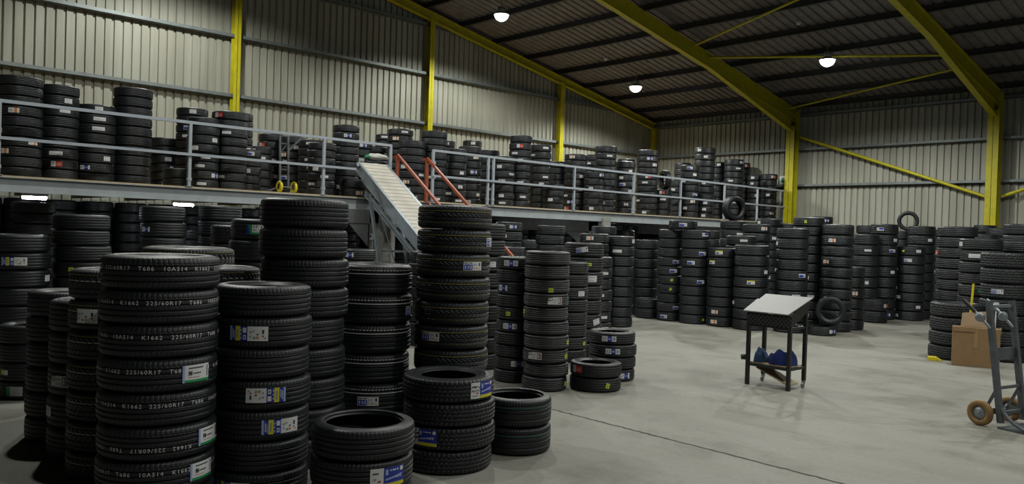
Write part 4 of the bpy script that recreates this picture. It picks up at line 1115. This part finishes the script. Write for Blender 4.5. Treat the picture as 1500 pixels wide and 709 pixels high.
tag(dp.build('wheel_chock', YPLAST, None, loc=(-5.00, 14.24, .001), rot=(0, 0, .3), bevel=.004), 'flat yellow wedge on the floor before the winter tyres', 'wedge')

# ------------------------------------------------------------------ hand trucks
def wheel(root, name, c, r, w, tyre_m, hub_m):
    """tyre and hub, axle along y"""
    M = Matrix.Translation(c) @ Matrix.Rotation(PI/2, 4, 'X'); a = MB()
    a.lathe([(r*.55, -w/2), (r*.90, -w/2), (r, -w*.28), (r, w*.28), (r*.90, w/2), (r*.55, w/2)], 28, 0, M, closed=True); t = a.build(name, tyre_m, root, recalc=True)
    a = MB(); a.lathe([(0, -w*.62), (r*.16, -w*.62), (r*.2, -w*.45), (r*.22, -w*.34), (r*.56, -w*.34), (r*.56, w*.34), (r*.2, w*.45), (0, w*.62)], 24, 0, M); a.build('hub', hub_m, t, recalc=True)
ht = tag(empty('hand_truck', (-2.70, 9.56, 0), (0, 0, -.245)), 'grey steel hand truck with tan wheels standing on bare floor', 'hand truck')
posts = []
for py in (0, .42):
    lean = .155
    m = MB(); m.bar((.02, py, .06), (-lean, py, 1.33), .055, .05, up=(0, 1, 0)); m.build('upright', TRUCKG, ht)
m = MB(); m.bar((-.148, 0, 1.27), (-.148, .42, 1.27), .03); m.build('top_crossbar', STEEL, ht)
m = MB(); m.box((-.105, .0, .70), (-.085, .42, .83)); m.build('cross_plate', TRUCKG, ht)
m = MB(); m.bar((-.03, 0, .42), (-.03, .42, .42), .03); m.bar((.0, 0, .16), (.0, .42, .16), .03); m.build('lower_crossbar', TRUCKG, ht)
for py in (-.015, .405):
    m = MB(); m.tube([(-.115, py, 1.04), (-.20, py - .03, 1.14), (-.26, py - .04, 1.20)], .016, 10); hd = m.build('handle', STEEL, ht)
    m = MB(); m.tube([(-.26, py - .04, 1.20), (-.385, py - .06, 1.32)], .021, 10); m.build('grip', BLACKM if py < 0 else STEEL, hd)
    M = Matrix.Translation((-.21, py - .035, 1.15)) @ Matrix.Rotation(PI/2, 4, 'X') @ Matrix.Rotation(.5, 4, 'Y')
    m = MB(); m.lathe([(0, -.03), (.045, -.03), (.05, -.02), (.05, .02), (.04, .03), (0, .03)], 18, 0, M); m.build('knob', STEEL, hd)
for py in (-.06, .48):
    wheel(ht, 'wheel', (-.165, py, .135), .135, .06, TAN, STEEL)
m = MB(); m.tube([(-.165, -.11, .135), (-.165, .54, .135)], .012, 10); m.build('axle', STEEL, ht)
for py in (0, .42):
    m = MB(); m.bar((-.165, py, .135), (.01, py, .19), .012, .06); m.bar((-.165, py, .135), (-.02, py, .44), .012, .03); m.build('wheel_bracket', TRUCKG, ht)
    m = MB(); pts = [(-.02 + .42 * (1 - math.cos(t * PI/2)) , py, .36 - .345 * math.sin(t * PI / 2)) for t in [i / 8 for i in range(9)]]
    for a, b in zip(pts, pts[1:]): m.bar(a, b, .045, .02)
    m.build('curved_brace', TRUCKG, ht)
m = MB(); m.box((.0, -.03, .004), (.44, .45, .018)); m.build('toe_plate', TRUCKG, ht)

h2 = tag(empty('hand_truck', (-14.33, 7.18, DECK), (0, 0, .0)), 'small blue grey hand truck with yellow wheels on upper deck', 'hand truck')
for py in (0, .17):
    m = MB(); m.bar((.02, py, .08), (-.04, py, 1.10), .035, .035, up=(0, 1, 0)); m.build('upright', TRUCKG, h2)
    wheel(h2, 'wheel', (.10, py * 1.75 - .05, .112), .11, .05, YPLAST, TRUCKG)
m = MB(); m.bar((-.01, 0, .45), (-.01, .16, .45), .025); m.bar((-.03, 0, .95), (-.03, .16, .95), .025); m.bar((-.03, 0, .75), (-.035, .16, .95), .012); m.build('crossbar', TRUCKG, h2)
m = MB(); m.tube([(.10, -.06, .112), (.10, .26, .112)], .012, 8); m.build('axle', STEEL, h2)
m = MB(); m.bar((-.03, .16, .80), (.02, .42, 1.08), .03); m.build('handle', TRUCKG, h2)
m = MB(); m.bar((.0, -.02, .10), (-.03, -.24, .02), .05, .03); m.box((-.05, -.34, .0), (.02, -.18, .02)); m.build('toe_plate', TRUCKG, h2)
# white bag rolled on a low stack beside the conveyor head
xb_, yb_, ob_, hb_, nb_, _ = STACK['M17b']
bm = bmesh.new(); bmesh.ops.create_uvsphere(bm, u_segments=32, v_segments=20, radius=1)
for v in bm.verts:
    n = v.co.copy(); k = 1 + .06 * math.sin(7*n.x + 3*n.z) + .05 * math.sin(11*n.y)
    v.co = (n.x * .13 * k, n.y * .30 * (1 if abs(n.y) < .8 else .95), (n.z if n.z > 0 else n.z * .75) * .10 * k)
me = bpy.data.meshes.new('plastic_bag'); bm.to_mesh(me); bm.free()
zmn = min(v.co.z for v in me.vertices)
for v in me.vertices: v.co.z -= zmn
for p in me.polygons: p.use_smooth = True
me.materials.append(BAGM); me.materials.append(GBAG)
for p in me.polygons:
    if p.center.y < -.18: p.material_index = 1
tag(new_obj('plastic_bag', me, (), None, (xb_, yb_, DECK + hb_ * nb_), (0, 0, -.3)), 'white and green plastic bag on a low stack by conveyor head', 'bag')
# small notice on the eave wall beside the yellow column
nb = MB(); nb.box((-.14, -.012, -.13), (.14, 0, .13)); o = nb.build('wall_notice', PAPER, None, loc=(-14.22, YN - .20, 4.02))
nb = MB(); nb.box((-.08, -.016, -.09), (.10, -.012, .07)); nb.build('printed_panel', GBAG, o)
tag(o, 'small pale notice on the wall beside the yellow column', 'notice')

# ------------------------------------------------------------------ camera, world, view
w = bpy.data.worlds.new('world'); scene.world = w; w.use_nodes = True
w.node_tree.nodes['Background'].inputs['Color'].default_value = (.02, .022, .025, 1); w.node_tree.nodes['Background'].inputs['Strength'].default_value = .3
cam = bpy.data.cameras.new('camera'); co = bpy.data.objects.new('camera', cam); link(co)
F, YAW, PIT, ROL = 1182.2, .8241, .0121, .0319
cam.sensor_fit = 'HORIZONTAL'; cam.sensor_width = 36; cam.lens = 36 * F / 1500; cam.clip_start = .05; cam.clip_end = 200
cy, sy, cp, sp, cr, sr = math.cos(YAW), math.sin(YAW), math.cos(PIT), math.sin(PIT), math.cos(ROL), math.sin(ROL)
Rm = Matrix(((cr, -sr, 0), (sr, cr, 0), (0, 0, 1))) @ Matrix(((1, 0, 0), (0, cp, -sp), (0, sp, cp))) @ Matrix(((cy, 0, sy), (0, 1, 0), (-sy, 0, cy)))
# rows of Rm: camera right, down, forward in (x, -z, y) room axes
def to_b(v): return Vector((v[0], v[2], -v[1]))
r_, d_, f_ = to_b(Rm[0]), to_b(Rm[1]), to_b(Rm[2])
co.matrix_world = Matrix(((r_.x, -d_.x, -f_.x, CAM.x), (r_.y, -d_.y, -f_.y, CAM.y), (r_.z, -d_.z, -f_.z, CAM.z), (0, 0, 0, 1)))
scene.camera = co
vs = scene.view_settings; vs.view_transform = 'Standard'; vs.look = 'None'; vs.exposure = 0; vs.gamma = 1; vs.use_curve_mapping = False
scene.cycles.use_denoising = True
scene.cycles.max_bounces = 8; scene.cycles.diffuse_bounces = 1; scene.cycles.caustics_reflective = False; scene.cycles.caustics_refractive = False
